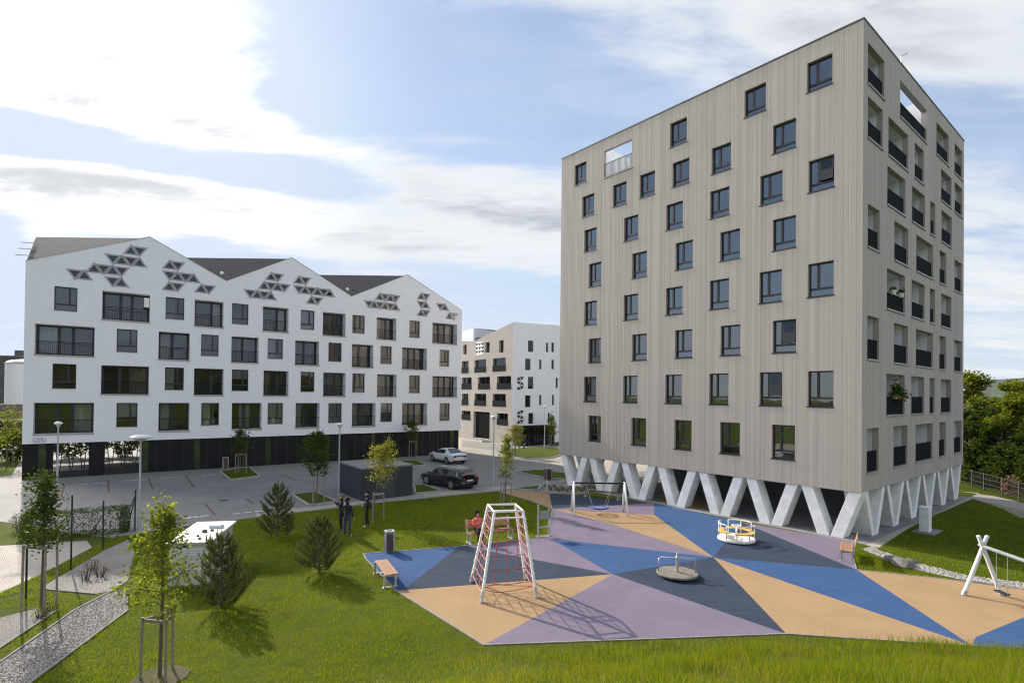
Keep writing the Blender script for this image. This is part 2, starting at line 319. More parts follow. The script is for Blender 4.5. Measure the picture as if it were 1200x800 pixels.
# ------------------------------------------------------------ builders
class MB:
    def __init__(s): s.v = []; s.f = []; s.mi = []; s.cur = 0
    def quad(s, *pts):
        i = len(s.v); s.v += [tuple(p) for p in pts]; s.f.append(tuple(range(i, i+len(pts)))); s.mi.append(s.cur); return s
    def hexa(s, P):  # 8 corner points: bottom ring 0-3, top ring 4-7
        i = len(s.v); s.v += [tuple(p) for p in P]
        for q_ in ((0, 3, 2, 1), (4, 5, 6, 7), (0, 1, 5, 4), (1, 2, 6, 5), (2, 3, 7, 6), (3, 0, 4, 7)):
            s.f.append(tuple(i+k for k in q_)); s.mi.append(s.cur)
        return s
    def box(s, x0, x1, y0, y1, z0, z1):
        return s.hexa([(x0, y0, z0), (x1, y0, z0), (x1, y1, z0), (x0, y1, z0), (x0, y0, z1), (x1, y0, z1), (x1, y1, z1), (x0, y1, z1)])
    def bar(s, p, q_, w, h=None, up=(0, 0, 1)):
        p = Vector(p); q_ = Vector(q_); d = (q_-p).normalized(); u = Vector(up)
        if abs(d.dot(u)) > .98: u = Vector((1, 0, 0))
        sx = d.cross(u).normalized()*(w/2); sy = sx.cross(d).normalized()*((h or w)/2)
        return s.hexa([p-sx-sy, p+sx-sy, p+sx+sy, p-sx+sy, q_-sx-sy, q_+sx-sy, q_+sx+sy, q_-sx+sy])
    def tube(s, pts, r, n=8, caps=True):
        pts = [Vector(p) for p in pts]; rs = r if isinstance(r, (list, tuple)) else [r]*len(pts)
        base = len(s.v); up = Vector((0, 0, 1))
        for i, p in enumerate(pts):
            d = (pts[min(i+1, len(pts)-1)]-pts[max(i-1, 0)]).normalized()
            u = up if abs(d.dot(up)) < .95 else Vector((1, 0, 0))
            sx = d.cross(u).normalized(); sy = sx.cross(d).normalized()
            for k in range(n):
                an = 2*math.pi*k/n; s.v.append(tuple(p+sx*(math.cos(an)*rs[i])+sy*(math.sin(an)*rs[i])))
        for i in range(len(pts)-1):
            for k in range(n):
                s.f.append((base+i*n+k, base+i*n+(k+1) % n, base+(i+1)*n+(k+1) % n, base+(i+1)*n+k)); s.mi.append(s.cur)
        if caps:
            s.f.append(tuple(base+k for k in range(n))[::-1]); s.mi.append(s.cur)
            s.f.append(tuple(base+(len(pts)-1)*n+k for k in range(n))); s.mi.append(s.cur)
        return s
    def lathe(s, prof, c=(0, 0, 0), n=20):
        base = len(s.v)
        for r_, z in prof:
            for k in range(n):
                an = 2*math.pi*k/n; s.v.append((c[0]+r_*math.cos(an), c[1]+r_*math.sin(an), c[2]+z))
        for i in range(len(prof)-1):
            for k in range(n):
                s.f.append((base+i*n+k, base+i*n+(k+1) % n, base+(i+1)*n+(k+1) % n, base+(i+1)*n+k)); s.mi.append(s.cur)
        return s
    def prism(s, poly, z0, z1):
        i = len(s.v); n = len(poly); s.v += [(p[0], p[1], z0) for p in poly]+[(p[0], p[1], z1) for p in poly]
        s.f.append(tuple(i+k for k in range(n))[::-1]); s.f.append(tuple(i+n+k for k in range(n))); s.mi += [s.cur]*2
        for k in range(n): s.f.append((i+k, i+(k+1) % n, i+n+(k+1) % n, i+n+k)); s.mi.append(s.cur)
        return s
    def mesh(s, name, mats, smooth=False):
        me = bpy.data.meshes.new(name); me.from_pydata(s.v, [], s.f)
        for mm in (mats if isinstance(mats, list) else [mats]): me.materials.append(mm)
        me.polygons.foreach_set('material_index', s.mi)
        if smooth: me.polygons.foreach_set('use_smooth', [True]*len(me.polygons))
        me.update(); return me

def link(name, me, parent=None, loc=(0, 0, 0), rz=0):
    o = bpy.data.objects.new(name, me); COL.objects.link(o); o.location = loc; o.rotation_euler = (0, 0, rz)
    if parent: o.parent = parent
    return o
def part(name, mb, m_, parent, loc=(0, 0, 0), smooth=False, bevel=0):
    o = link(name, mb.mesh(name, m_, smooth), parent, loc)
    if bevel:
        bv = o.modifiers.new('bevel', 'BEVEL'); bv.width = bevel; bv.segments = 2; bv.limit_method = 'ANGLE'
    return o
def thing(name, label, cat, loc=(0, 0, 0), rz=0, group=None):
    o = link(name, None, None, loc, rz); o.empty_display_size = .3
    return tag(o, label, cat, group)
def tag(o, label, cat, group=None, kind=None):
    o['label'] = label; o['category'] = cat
    if group: o['group'] = group
    if kind: o['kind'] = kind
    return o
def struct(name, mb, m_, kind='structure', loc=(0, 0, 0)):
    o = link(name, mb.mesh(name, m_), None, loc); o['kind'] = kind; return o
def copy_tree(o, parent=None):
    c_ = o.copy(); COL.objects.link(c_); c_.parent = parent
    for ch in list(o.children): copy_tree(ch, c_)
    return c_

def cdt(outer, holes):
    """triangles of a 2D polygon with holes"""
    pts = []; edges = []
    for loop in [outer]+holes:
        i0 = len(pts); n = len(loop); pts += [Vector(p) for p in loop]; edges += [(i0+k, i0+(k+1) % n) for k in range(n)]
    v, e_, f, *_ = delaunay_2d_cdt(pts, edges, [], 1, 1e-5)
    def inside(p, lp):
        r_ = False; j = len(lp)-1
        for i in range(len(lp)):
            xi, yi = lp[i]; xj, yj = lp[j]
            if (yi > p[1]) != (yj > p[1]) and p[0] < (xj-xi)*(p[1]-yi)/(yj-yi)+xi: r_ = not r_
            j = i
        return r_
    out = []
    for t in f:
        c_ = sum((v[i] for i in t), Vector((0, 0)))/len(t)
        if inside(c_, outer) and not any(inside(c_, h_) for h_ in holes): out.append([tuple(v[i]) for i in t])
    return out
def rect(x0, x1, z0, z1): return [(x0, z0), (x1, z0), (x1, z1), (x0, z1)]
def clip(poly, f):
    """keep the part of a polygon where f >= 0"""
    out = []
    for i in range(len(poly)):
        p, q_ = poly[i], poly[(i+1) % len(poly)]; a_, b_ = f(p), f(q_)
        if a_ >= 0: out.append(p)
        if (a_ >= 0) != (b_ >= 0):
            t = a_/(a_-b_); out.append(tuple(p[k]+(q_[k]-p[k])*t for k in range(len(p))))
    return out

# ------------------------------------------------------------ terrain
FOOT = [(-60, 2), (-30, 4.5), (-12, 7.5), (-8, 9.6), (-3.95, 12.5), (-.9, 14.25), (3.4, 14.7), (7.7, 15.15), (9.5, 14.95), (12.3, 14.75), (16, 14.3), (30, 12.5), (60, 8)]
fx = np.array([p[0] for p in FOOT]); fy = np.array([p[1] for p in FOOT])
def bank_h(x, y):
    d = np.interp(x, fx, fy)-y
    d = np.maximum(d, 0)
    z = np.where(d < 2, .33*d*d/4*1.0, .33*(d-1.0))
    z = np.where(d > 14, .33*13+(d-14)*.16, z)
    return z
mb = MB()
xs = np.concatenate([np.linspace(-120, -14, 18), np.linspace(-13, 22, 90), np.linspace(24, 120, 18)])
ds = np.concatenate([[-.02], np.linspace(0.05, 9, 45), np.linspace(9.6, 20, 20), np.linspace(24, 90, 12)])
V = []; 
for d_ in ds:
    yf = np.interp(xs, fx, fy); yy = yf-d_; zz = bank_h(xs, yy)+(-.02 if d_ < 0 else .012)
    bump_ = .04*np.sin(xs*1.7+yy*.9)*np.minimum(np.maximum(d_, 0), 1)*np.cos(yy*1.3-xs*.4)
    V += list(zip(xs, yy, zz+bump_))
nx = len(xs)
mb.v = [tuple(map(float, p)) for p in V]
for j in range(len(ds)-1):
    for i in range(nx-1):
        mb.f.append((j*nx+i, (j+1)*nx+i, (j+1)*nx+i+1, j*nx+i+1)); mb.mi.append(0 if ds[j] < 16 else 1)
struct('grass_bank', mb, [M['grass'], ground_grass_mat('woodland_floor', (.050, .048, .022), (.075, .065, .030), (.030, .028, .014))])
mb = MB(); mb.quad((-4000, -400, 0), (4000, -400, 0), (4000, 5000, 0), (-4000, 5000, 0)); struct('ground', mb, M['grass'])

def sheet(name, polys, m_, z, lvl=None):
    mb_ = MB()
    for P in polys: mb_.quad(*[(p[0], p[1], z) for p in P])
    return struct(name, mb_, m_)
def tri_sheet(name, P, m_, z):
    mb_ = MB()
    for t in cdt([(p[0], p[1]) for p in P], []): mb_.quad(*[(p[0], p[1], z) for p in t])
    return struct(name, mb_, m_)
G = lambda *pts: [gp(u, v).to_2d() for u, v in pts]
LAWN_EDGE = [(-17.91, 24.5), (-16.35, 26.29), (-14.31, 27.99), (-13.43, 28.82), (-10.94, 30.65), (-7.72, 33.27), (-5.93, 34.33), (-.98, 37.42), (.14, 38.13)]
tri_sheet('parking_pavement', LAWN_EDGE+[(2.54, 36.63), (3.2, 39), (4.1, 44.5), (5.6, 50), (3, 55), (-3, 60), (-5.4, 61), (-20, 75), (-60, 60), (-48, 43), (-38, 36), (-32, 31), (-26, 27.5), (-20, 25.2)], M['paver'], .004)
tri_sheet('plaza', [(-3, 60), (3, 55), (5.6, 50), (4.1, 44.5), (3.6, 41.5), (6.5, 36.5), (16, 52), (40, 100), (30, 140), (-90, 190), (-60, 60), (-20, 75), (-5.4, 61)], M['slab'], .003)
tri_sheet('lane', G((541, 515), (541, 523), (600, 530), (700, 534), (700, 527), (600, 521.5)), M['paver'], .012)
tri_sheet('road', [(-16.4, 17.0), (-16.8, 19.6), (-17.6, 23), (-18.6, 24.0), (-24, 22.3), (-40, 20), (-40, 9), (-20, 10)], M['slab'], .006)
tri_sheet('walkway', G((300, 606), (370, 598), (450, 588), (488, 584.5), (582, 575.4), (601, 573.5), (601, 569.5), (560, 571), (487, 580), (370, 592.5), (300, 601.5)), M['slab'], .009)
mb = MB()
for i in range(len(LAWN_EDGE)-1):
    p, q_ = LAWN_EDGE[i], LAWN_EDGE[i+1]; mb.bar((*p, .03), (*q_, .03), .10, .10)
struct('kerb', mb, M['kerb'])
# lawns beyond the building, planted islands in the parking
tri_sheet('far_lawn', [(-38.6, 42.2), (-50, 56), (-75, 56), (-70, 40), (-38.6, 39.6)], M['grass'], .014)
tri_sheet('far_path', [(-38, 39.2), (-60, 40), (-62, 37), (-44, 35.5), (-37, 36.2)], M['slab'], .010)
ISL = [G((258, 553), (292, 548), (304, 558.5), (270, 563)), G((342.5, 580.5), (371, 577.5), (394, 589), (362, 593)), G((470, 541), (488, 540), (499, 545.5), (474, 547.5)),
       G((485, 569), (497, 569), (517, 576.5), (487, 579))]
BGI = [G((582, 530), (598, 526.5), (628, 524), (654, 526), (660, 533), (645, 537), (616, 538), (592, 534)), G((605, 553.5), (630, 551), (668, 556), (668, 562), (640, 561)), G((559, 514), (575, 511), (600, 514), (590, 518), (565, 518)), G((601, 573.5), (634, 569.5), (630, 575.5)), G((640, 520), (660, 516), (664, 522), (650, 523.5))]
mbg = MB(); mbk = MB()
for P in ISL+BGI:
    mbg.prism(P, -.05, .105)
    for i in range(len(P)):
        a_, b_ = P[i], P[(i+1) % len(P)]; mbk.bar((a_[0], a_[1], .05), (b_[0], b_[1], .05), .12, .14)
struct('planted_island', mbg, M['grass']); struct('island_kerb', mbk, M['kerb'])
tri_sheet('planting_bed', G((634, 569.5), (668, 565), (684, 572), (690, 578), (676, 579.3), (643, 578)), M['gravel'], .014)
# parking markings: short white dashes and red bay lines
mb = MB()
mb.cur = 0
for u, v, n in ((100, 567, 3), (147, 563, 3), (192, 559.5, 3), (240, 557.5, 3), (218, 607, 2), (226, 605.5, 2), (277, 601.5, 3), (555, 574.5, 2), (520, 545, 2)):
    c_ = gp(u, v)
    for i in range(n):
        o_ = Vector((.815, .58, 0))*(i*.55); p = c_+o_; s_ = Vector((.815, .58, 0))*.2; t_ = Vector((-.58, .815, 0))*.07
        mb.quad(*[(w_.x, w_.y, .009) for w_ in (p-s_-t_, p+s_-t_, p+s_+t_, p-s_+t_)])
mb.cur = 1
for (u0, v0, u1, v1) in ((76, 568, 71, 582), (126.5, 562, 127.5, 577), (174, 560, 179, 573), (217, 557, 227, 570), (240, 590, 252, 603), (289, 584, 297, 590), (330, 556, 347, 562)):
    mb.bar((*gp(u0, v0).to_2d(), .006), (*gp(u1, v1).to_2d(), .006), .12, .008)
struct('parking_markings', mb, [M['marking'], M['redmark']])
for u, v in ((262, 586), (152, 592), (532, 556), (420, 566)):
    p = gp(u, v); tag(link('drain_cover', MB().box(-.22, .22, -.22, .22, 0, .012).mesh('drain_cover', mat('cast_iron', (.03, .03, .03), .7, .3, 9)), None, (p.x, p.y, .003), .6), {262: 'iron drain cover in the parking right of the farther island', 152: 'iron drain cover in the parking near the domed lamp', 532: 'iron drain cover between the white and the black car', 420: 'iron drain cover hidden near the bin store'}[u], 'drain cover')
# gravel beds and path on the left
tri_sheet('gravel_bed', [(-16.97, 24.25), (-16.75, 22.53), (-15.6, 18.12), (-13.47, 17.72), (-13.1, 18.04), (-13.29, 19.03), (-15.4, 22.4)], M['gravel'], .012)
PATHP = [(-12.6, 18.05), (-13.1, 18.04), (-13.03, 16.34), (-12.3, 13.24), (-11.9, 9.8), (-10.2, 9.6), (-10.76, 12.33), (-11.47, 16.45)]
tri_sheet('gravel_path', PATHP, M['gravel'], .016)
tri_sheet('gravel_strip', [(-14.9, 15.5), (-14.3, 16.5), (-13.55, 16.4), (-12.95, 13.84), (-12.8, 9.8), (-14, 9.8)], M['gravel'], .012)
mb = MB()
for L in ([(-13.1, 18.04), (-13.03, 16.34), (-12.3, 13.24), (-11.9, 9.8)], [(-11.47, 16.45), (-10.76, 12.33), (-10.2, 9.6)], [(-13.55, 16.4), (-12.95, 13.84), (-12.8, 9.8)], [(-15.6, 18.12), (-13.47, 17.72)]):
    for p, q_ in zip(L, L[1:]): mb.bar((*p, .01), (*q_, .01), .05, .06)
struct('path_edging', mb, M['concd'])
# playground surface
K = (8.39, 22.56); Jn = (3.81, 20.26); T0 = (-.67, 14.44); E0 = (7.76, 15.32); Lc = (1.85, 25.19); N1 = (-2.22, 23.75); N2 = (-1.92, 23.9); N3 = (-.82, 23.03); N4 = (-3.6, 18.38)
P1 = (2.43, 31.82); P2 = (8.91, 33.9); P3 = (8.03, 30.52); Q1 = (12.25, 28.95); Q2 = (13.39, 21.12); E1 = (12.45, 14.72); E2 = (17.5, 14.15)
PG = [('blue', [(-6.05, 22.48), N1, N4, (-3.82, 18.34), (-5.7, 21.7)]), ('navy', [N1, N2, N3, Jn, N4]), ('purple', [N2, (-.31, 24.59), (.88, 25.15), (1.76, 25.38), Lc, Jn, N3]),
      ('tan', [(-3.82, 18.34), N4, Jn, T0]), ('purple', [T0, Jn, E0]), ('navy', [Jn, K, E0]), ('blue', [Lc, K, Jn]),
      ('purple', [(1.76, 25.38), (1.98, 27.66), P1, (2.62, 31.6), (5.33, 28.0), K, Lc]), ('tan', [(2.62, 31.6), P3, K, (5.33, 28.0)]),
      ('purple', [P1, P2, P3, (2.62, 31.6)]), ('navy', [P1, (2.57, 36.7), (7.61, 34.42), P2]), ('tan', [(-.98, 37.42), (.14, 38.13), (2.57, 36.7), P1, (1.2, 34.2)]),
      ('blue', [P3, P2, Q1, K]), ('navy', [K, Q1, Q2]), ('purple', [Q1, (16.2, 24.0), (15.61, 25.11), (13.4, 21.13)] if False else [Q1, (15.95, 25.15), (15.3, 24.6), Q2]),
      ('blue', [K, Q2, E1]), ('tan', [K, E1, (9.48, 15.08), E0]), ('tan', [Q2, (15.71, 20.29), (18.3, 19.0), (22, 17.0), (17.6, 17.7), (13.0, 15.25), E1]),
      ('blue', [(13.0, 15.25), (17.6, 17.7), (20, 13.8), E2, E1])]
keys = ['blue', 'navy', 'tan', 'purple']
mb = MB()
for k_, P in PG:
    mb.cur = keys.index(k_)
    for t in cdt(P, []): mb.quad(*[(p[0], p[1], .012) for p in t])
struct('rubber_pavement', mb, [RUB[k_] for k_ in keys])
mb = MB()
for L in ([(-3.82, 18.34), (-5.7, 21.7), (-6.05, 22.48), N1, N2, (-.31, 24.59), (.88, 25.15), (1.76, 25.38), (1.98, 27.66), P1, (1.2, 34.2), (-.98, 37.42)], [(-3.82, 18.34), T0, (3.43, 14.86), E0, (9.48, 15.08), E1], [(15.95, 25.15), (15.3, 24.6), Q2, (15.71, 20.29), (18.3, 19.0), (22, 17)]):
    for p, q_ in zip(L, L[1:]): mb.bar((*p, .004), (*q_, .004), .05, .05)
struct('surface_edging', mb, mat('rubber_edge', (.25, .235, .21), .9, .25, 5))
# pavement under the tower and the paths right of it
d1 = Vector((-.6335, .7737)); d2 = Vector((.7737, .6335)); TC = Vector((16.209, 25.228))
tp = lambda s_, t_: TC+d1*s_+d2*t_
mb = MB(); mb.quad(*[(*tp(s_, t_), .006) for s_, t_ in ((-.3, -.3), (-.3, 19.5), (20.8, 19.5), (20.8, -.3))]); struct('tower_undercroft', mb, M['concd'])
mb = MB()
mb.quad(*[(*tp(s_, t_), .010) for s_, t_ in ((8.6, .3), (8.6, 3.2), (12.6, 3.2), (11.6, .3))])
struct('undercroft_rubber', mb, RUB['tan'])
tri_sheet('tower_path', [tuple(tp(-.3, -.4)), (16.39, 24.3), (19.96, 27.6), (23.42, 30.55), (31.08, 36.72), (30.01, 33.3), (28.78, 30.92), (31, 29), (33, 33), (33.4, 37.8), (32.4, 39.6), tuple(tp(-.3, 22)), tuple(tp(-.3, 19.5))], M['slab'], .004)
GRV = [(16.22, 24.5), (16.09, 23.87), (16.34, 22.25), (17.18, 20.6), (18.63, 19.8), (22, 18.3), (21.8, 17.6), (18.12, 19.2), (16.6, 20.05), (15.6, 21.38), (15.5, 22.8), (15.45, 24.0)]
tri_sheet('gravel_border', GRV, M['gravelp'], .010)

# hills beyond the trees on the right
def hill(name, pts, depth, m_):
    mb_ = MB(); n = len(pts)
    for i in range(n-1):
        (x0, y0, h0), (x1, y1, h1) = pts[i], pts[i+1]
        for k0 in range(6):
            f0, f1 = k0/6, (k0+1)/6
            def P(x, y, h_, f): 
                return (x*(1+(f-1)*depth), y*(1+(f-1)*depth), h_*(1-(1-f)**1.6)-2)
            mb_.quad(P(x0, y0, h0, f0), P(x1, y1, h1, f0), P(x1, y1, h1, f1), P(x0, y0, h0, f1))
        mb_.quad((x0, y0, h0-2), (x1, y1, h1-2), (x1*1.3, y1*1.3, -3), (x0*1.3, y0*1.3, -3))
    return struct(name, mb_, m_)
hm = mat('wooded_hill', (.030, .046, .026), .95, .55, .018, det=9); hm2 = mat('near_hillside', (.050, .070, .030), .95, .6, .035, det=9)
pts = []; pts2 = []
for i in range(81):
    x = 500+i*36; y = 2100-i*6
    pts.append((x, y, 82+(x-1600)*.036+6*math.sin(i*.17+.4)+2.2*math.sin(i*.9)+random.uniform(-1.3, 1.3)))
    x = 300+i*22; y = 950-i*2.5
    pts2.append((x, y, 31+(x-800)*.014+2.5*math.sin(i*.21+2)+random.uniform(-.9, .9)))
hill('hills', pts, .35, hm); hill('hills', pts2, .35, hm2)

# the air between here and the hills
hz_ = MB().box(-3900, 3900, -390, 4900, -4, 160); ho = struct('haze', hz_, bpy.data.materials.new('haze_air'), 'stuff'); tag(ho, 'pale summer haze in front of the hills', 'haze', None, 'stuff')
hmt = ho.data.materials[0]; hmt.use_nodes = True; hmt.node_tree.nodes.clear(); hb_ = NB(hmt.node_tree); hv = hb_.n('ShaderNodeVolumePrincipled'); hv.inputs['Color'].default_value = (.86, .92, 1, 1); hv.inputs['Density'].default_value = .00004; hv.inputs['Anisotropy'].default_value = .2
hb_.link(hv.outputs[0], hb_.n('ShaderNodeOutputMaterial').inputs['Volume'])

# ------------------------------------------------------------ apartment tower
TW, TD, ZB, ZT = 20.0, 18.84, 2.26, 24.3
TL = TC + d1*TW
tower = thing('apartment_tower', 'tall beige apartment block standing on white V-shaped pillars beside the playground', 'apartment block', (TL.x, TL.y, 0), math.atan2(-d1.y, -d1.x))
SILL = [3.47, 6.2, 8.94, 11.61, 14.27, 16.83, 19.37, 21.88]; TOPS = [5.22, 7.95, 10.62, 13.27, 15.91, 18.41, 20.87, 23.37]
WINC = [[3.57, 6.48, 9.45, 12.7, 16.47], [1.8, 4.23, 7.17, 10.13, 13.4, 16.93], [3.55, 6.49, 9.45, 12.7, 16.53], [1.82, 4.28, 7.18, 10.13, 13.42, 16.96],
        [3.59, 6.55, 9.47, 12.75, 16.57], [1.82, 4.27, 7.2, 10.16, 13.45, 17.03], [3.62, 7.11, 9.74, 12.19, 14.44, 17.27], [1.92, 5.17, 9.93, 18.06]]
WW = 1.17
wins = []   # (x0, x1, z0, z1) on the window side
for k_, cs in enumerate(WINC):
    for c_ in cs: wins.append((TW-c_-WW/2, TW-c_+WW/2, SILL[k_], TOPS[k_], k_))
TER = (4.16, 6.57, 21.64, 23.49)
def wall_part(name, parent, outer, holes, depth, m_, place, reveal_mat=None):
    """a wall face with real openings and their reveals; place(x, y, z): facade position and depth inward"""
    mb_ = MB()
    for t in cdt(outer, holes): mb_.quad(*[place(p[0], 0, p[1]) for p in t])
    for hl in holes:
        n = len(hl)
        for i in range(n):
            p, q_ = hl[i], hl[(i+1) % n]; mb_.quad(place(p[0], 0, p[1]), place(q_[0], 0, q_[1]), place(q_[0], depth, q_[1]), place(p[0], depth, p[1]))
    return part(name, mb_, m_, parent)
PF = lambda x, y, z: (x, y, z)                # window side of the tower
PR = lambda x, y, z: (TW-y, x, z)             # loggia side of the tower
PL_ = lambda x, y, z: (y, TD-x, z)
PB = lambda x, y, z: (TW-x, TD-y, z)
wall_part('wall', tower, rect(0, TW, ZB, ZT), [rect(*w_[:4]) for w_ in wins]+[rect(*TER)], .22, M['clad'], PF)
LOG_Z = [(3.11, 4.11, 5.21), (5.81, 6.76, 7.89), (8.5, 9.46, 10.55), (11.17, 12.03, 13.2), (13.8, 14.75, 15.82), (16.42, 17.35, 18.37), (18.95, 19.85, 20.9), (21.5, 22.4, 23.43)]
EV = [(.64, 2.25), (4.45, 6.74), (8.18, 11.5), (12.9, 14.42), (16.43, 18.42)]; OD = [(3.33, 6.22), (7.38, 9.79), (10.88, 11.9), (13.28, 15.72)]
LOG = {0: EV, 1: OD, 2: EV, 3: OD, 4: EV, 5: OD, 6: [(.57, 2.62), (3.46, 6.67), (7.81, 9.52), (13.17, 15.6), (16.4, 18.4)], 7: [(.53, 2.82), (5.27, 10.06), (12.1, 14.93), (16.35, 18.4)]}
logs = [(t0, t1, *LOG_Z[k_], k_) for k_ in range(8) for (t0, t1) in LOG[k_]]
wall_part('wall', tower, rect(0, TD, ZB, ZT), [rect(l[0], l[1], l[2], l[4]) for l in logs], .28, M['clad'], PR)
mb = MB(); mb.quad(*[PL_(*p) for p in ((0, 0, ZB), (TD, 0, ZB), (TD, 0, ZT), (0, 0, ZT))]); part('wall', mb, M['clad'], tower)
mb = MB(); mb.quad(*[PB(*p) for p in ((0, 0, ZB), (TW, 0, ZB), (TW, 0, ZT), (0, 0, ZT))]); part('wall', mb, M['clad'], tower)
mb = MB(); mb.quad((0, 0, ZB), (0, TD, ZB), (TW, TD, ZB), (TW, 0, ZB)); part('soffit', mb, M['conc'], tower)
T1H = rect(3.6, 7.2, .3, 3.6); T2H = rect(17.4, 19.7, 5.0, 10.3)
mb = MB()
for t in cdt(rect(0, TW, 0, TD), [T1H, T2H]): mb.quad(*[(p[0], p[1], ZT-.12) for p in t])
part('roof', mb, M['roof'], tower)
mb = MB()
mb.box(-.03, TW+.03, -.03, .25, ZT, ZT+.07); mb.box(-.03, TW+.03, TD-.25, TD+.03, ZT, ZT+.07); mb.box(-.03, .25, .25, TD-.25, ZT, ZT+.07); mb.box(TW-.25, TW+.03, .25, TD-.25, ZT, ZT+.07)
part('coping', mb, M['coping'], tower)
# open roof terraces
mb = MB(); z0 = 21.5
for hx0, hx1, hy0, hy1 in ((3.6, 7.2, .3, 3.6), (17.4, 19.7, 5.0, 10.3)):
    mb = MB()
    mb.quad((hx0, hy0, z0), (hx1, hy0, z0), (hx1, hy1, z0), (hx0, hy1, z0))
    zt = ZT-.12
    sides = [((hx0, hy1), (hx1, hy1)), ((hx1, hy1), (hx1, hy0)), ((hx0, hy0), (hx0, hy1)), ((hx1, hy0), (hx0, hy0))]
    for (a_, b_) in sides:
        if (hy0 < 1 and a_[1] == hy0 and b_[1] == hy0) or (hx1 > 19 and a_[0] == hx1 and b_[0] == hx1): continue
        mb.quad((*a_, z0), (*b_, z0), (*b_, zt), (*a_, zt))
    if hy0 < 1: mb.quad((3.6, .3, z0), (7.2, .3, z0), (7.2, .3, TER[2]), (3.6, .3, TER[2]))
    part('terrace', mb, M['plaster'], tower)
def railing(mb_, L, h_, y=.08, sp=.11, wb=.016, vertical_panel=False):
    mb_.box(0, L, y-.02, y+.02, h_-.04, h_); mb_.box(0, L, y-.02, y+.02, .04, .08)
    n = max(2, int(L/sp))
    for i in range(n+1):
        x = L*i/n; mb_.box(max(0, x-wb/2), min(L, x+wb/2), y-.008, y+.008, .08, h_-.04)
    return mb_
mb = railing(MB(), TER[1]-TER[0], .98, sp=.10, wb=.04); part('terrace_railing', mb, M['concd'], tower, (TER[0], 0, TER[2]))
mb = MB().box(-.05, TER[1]-TER[0]+.05, -.05, .2, -.06, 0); part('sill', mb, M['zinc'], tower, (TER[0], 0, TER[2]))
# one window: frame, panes, sill (meshes shared between windows of the same size)
CACHE = {}; CR_ = random.Random(21)
def window(parent, w_, h_, style, place_loc, curtain=None, rec=.16):
    key = (round(w_, 2), round(h_, 2), style)
    if key not in CACHE:
        f = MB(); th = .065; y0, y1 = rec, rec+.07
        if style == 'tower': mx, tz = .36*w_, .24*h_
        else: mx, tz = .66*w_, .27*h_
        f.box(0, th, y0, y1, 0, h_); f.box(w_-th, w_, y0, y1, 0, h_); f.box(th, w_-th, y0, y1, 0, th); f.box(th, w_-th, y0, y1, h_-th, h_)
        f.box(th, w_-th, y0-.004, y1, tz-.05, tz+.05); f.box(mx-.055, mx+.055, y0-.008, y1, tz+.05, h_-th)
        p = MB(); yp = rec+.04
        for x0, x1, z0, z1 in ((th, w_-th, th, tz-.05), (th, mx-.055, tz+.05, h_-th), (mx+.055, w_-th, tz+.05, h_-th)):
            p.quad((x0, yp, z0), (x1, yp, z0), (x1, yp, z1), (x0, yp, z1))
        sl_ = MB().box(-.06, w_+.02, -.026, rec, -.045, .012)
        cu = MB(); 
        for i in range(10):
            xa, xb = w_*i/10, w_*(i+1)/10; ya, yb = rec+.2+.03*(i % 2), rec+.2+.03*((i+1) % 2); cu.quad((xa, ya, 0), (xb, yb, 0), (xb, yb, h_), (xa, ya, h_))
        CACHE[key] = (f.mesh('frame', M['frame']), p.mesh('pane', M['glass'] if style == 'tower' else M['glassw']), sl_.mesh('sill', M['frame'] if style == 'tower' else M['zinc']), cu.mesh('curtain', M['curtain']))
    fm, pm, sm, cm = CACHE[key]
    o = link('window', fm, parent, place_loc)
    link('pane', pm, o); link('sill', sm, o)
    if curtain:
        c_ = link('curtain', cm, o); c_.scale = (curtain[1], 1, curtain[2])
        cmat = CR_.choice([M['curtain'], M['curtain'], M['curtainb'], M['curtaing'], M['curtaing'], M['curtainr']])
        c_.material_slots[0].link = 'OBJECT'; c_.material_slots[0].material = cmat; c_.location = (curtain[0]*w_, 0, h_*(1-curtain[2]))
    return o
rr = random.Random(5)
for x0, x1, z0, z1, k_ in wins:
    cu = None
    t_ = rr.random()
    if t_ < .34: cu = (0, 1, 1)
    elif t_ < .52: cu = (.5, .5, 1)
    elif t_ < .72: cu = (0, 1, rr.uniform(.3, .6))
    wo = window(tower, x1-x0, z1-z0, 'tower', (x0, 0, z0), cu)
    if rr.random() < .02:      # a casement left tilted open
        w_, h_ = x1-x0, z1-z0; mb = MB(); a0, a1, b0, b1 = .40*w_, w_-.07, .30*h_, h_-.08
        mb.hexa([(a0, .10, b0), (a1, .10, b0), (a1, .145, b0), (a0, .145, b0), (a0, .20, b1), (a1, .20, b1), (a1, .245, b1), (a0, .245, b1)]); sash = part('open_sash', mb, M['frame'], wo)
        g_ = MB(); g_.quad((a0+.06, .105, b0+.05), (a1-.06, .105, b0+.05), (a1-.06, .195, b1-.05), (a0+.06, .195, b1-.05)); part('sash_pane', g_, M['dglass'], sash)
        sash.location = (0, -.07, 0)
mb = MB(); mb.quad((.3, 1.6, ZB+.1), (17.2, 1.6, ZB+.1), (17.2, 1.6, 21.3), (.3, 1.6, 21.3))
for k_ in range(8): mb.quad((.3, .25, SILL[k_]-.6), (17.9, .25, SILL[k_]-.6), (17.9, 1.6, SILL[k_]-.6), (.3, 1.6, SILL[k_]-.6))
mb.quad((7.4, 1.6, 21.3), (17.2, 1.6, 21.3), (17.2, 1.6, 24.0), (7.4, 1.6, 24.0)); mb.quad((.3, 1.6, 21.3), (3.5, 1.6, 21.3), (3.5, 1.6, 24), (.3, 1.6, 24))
part('interior', mb, M['dark'], tower)
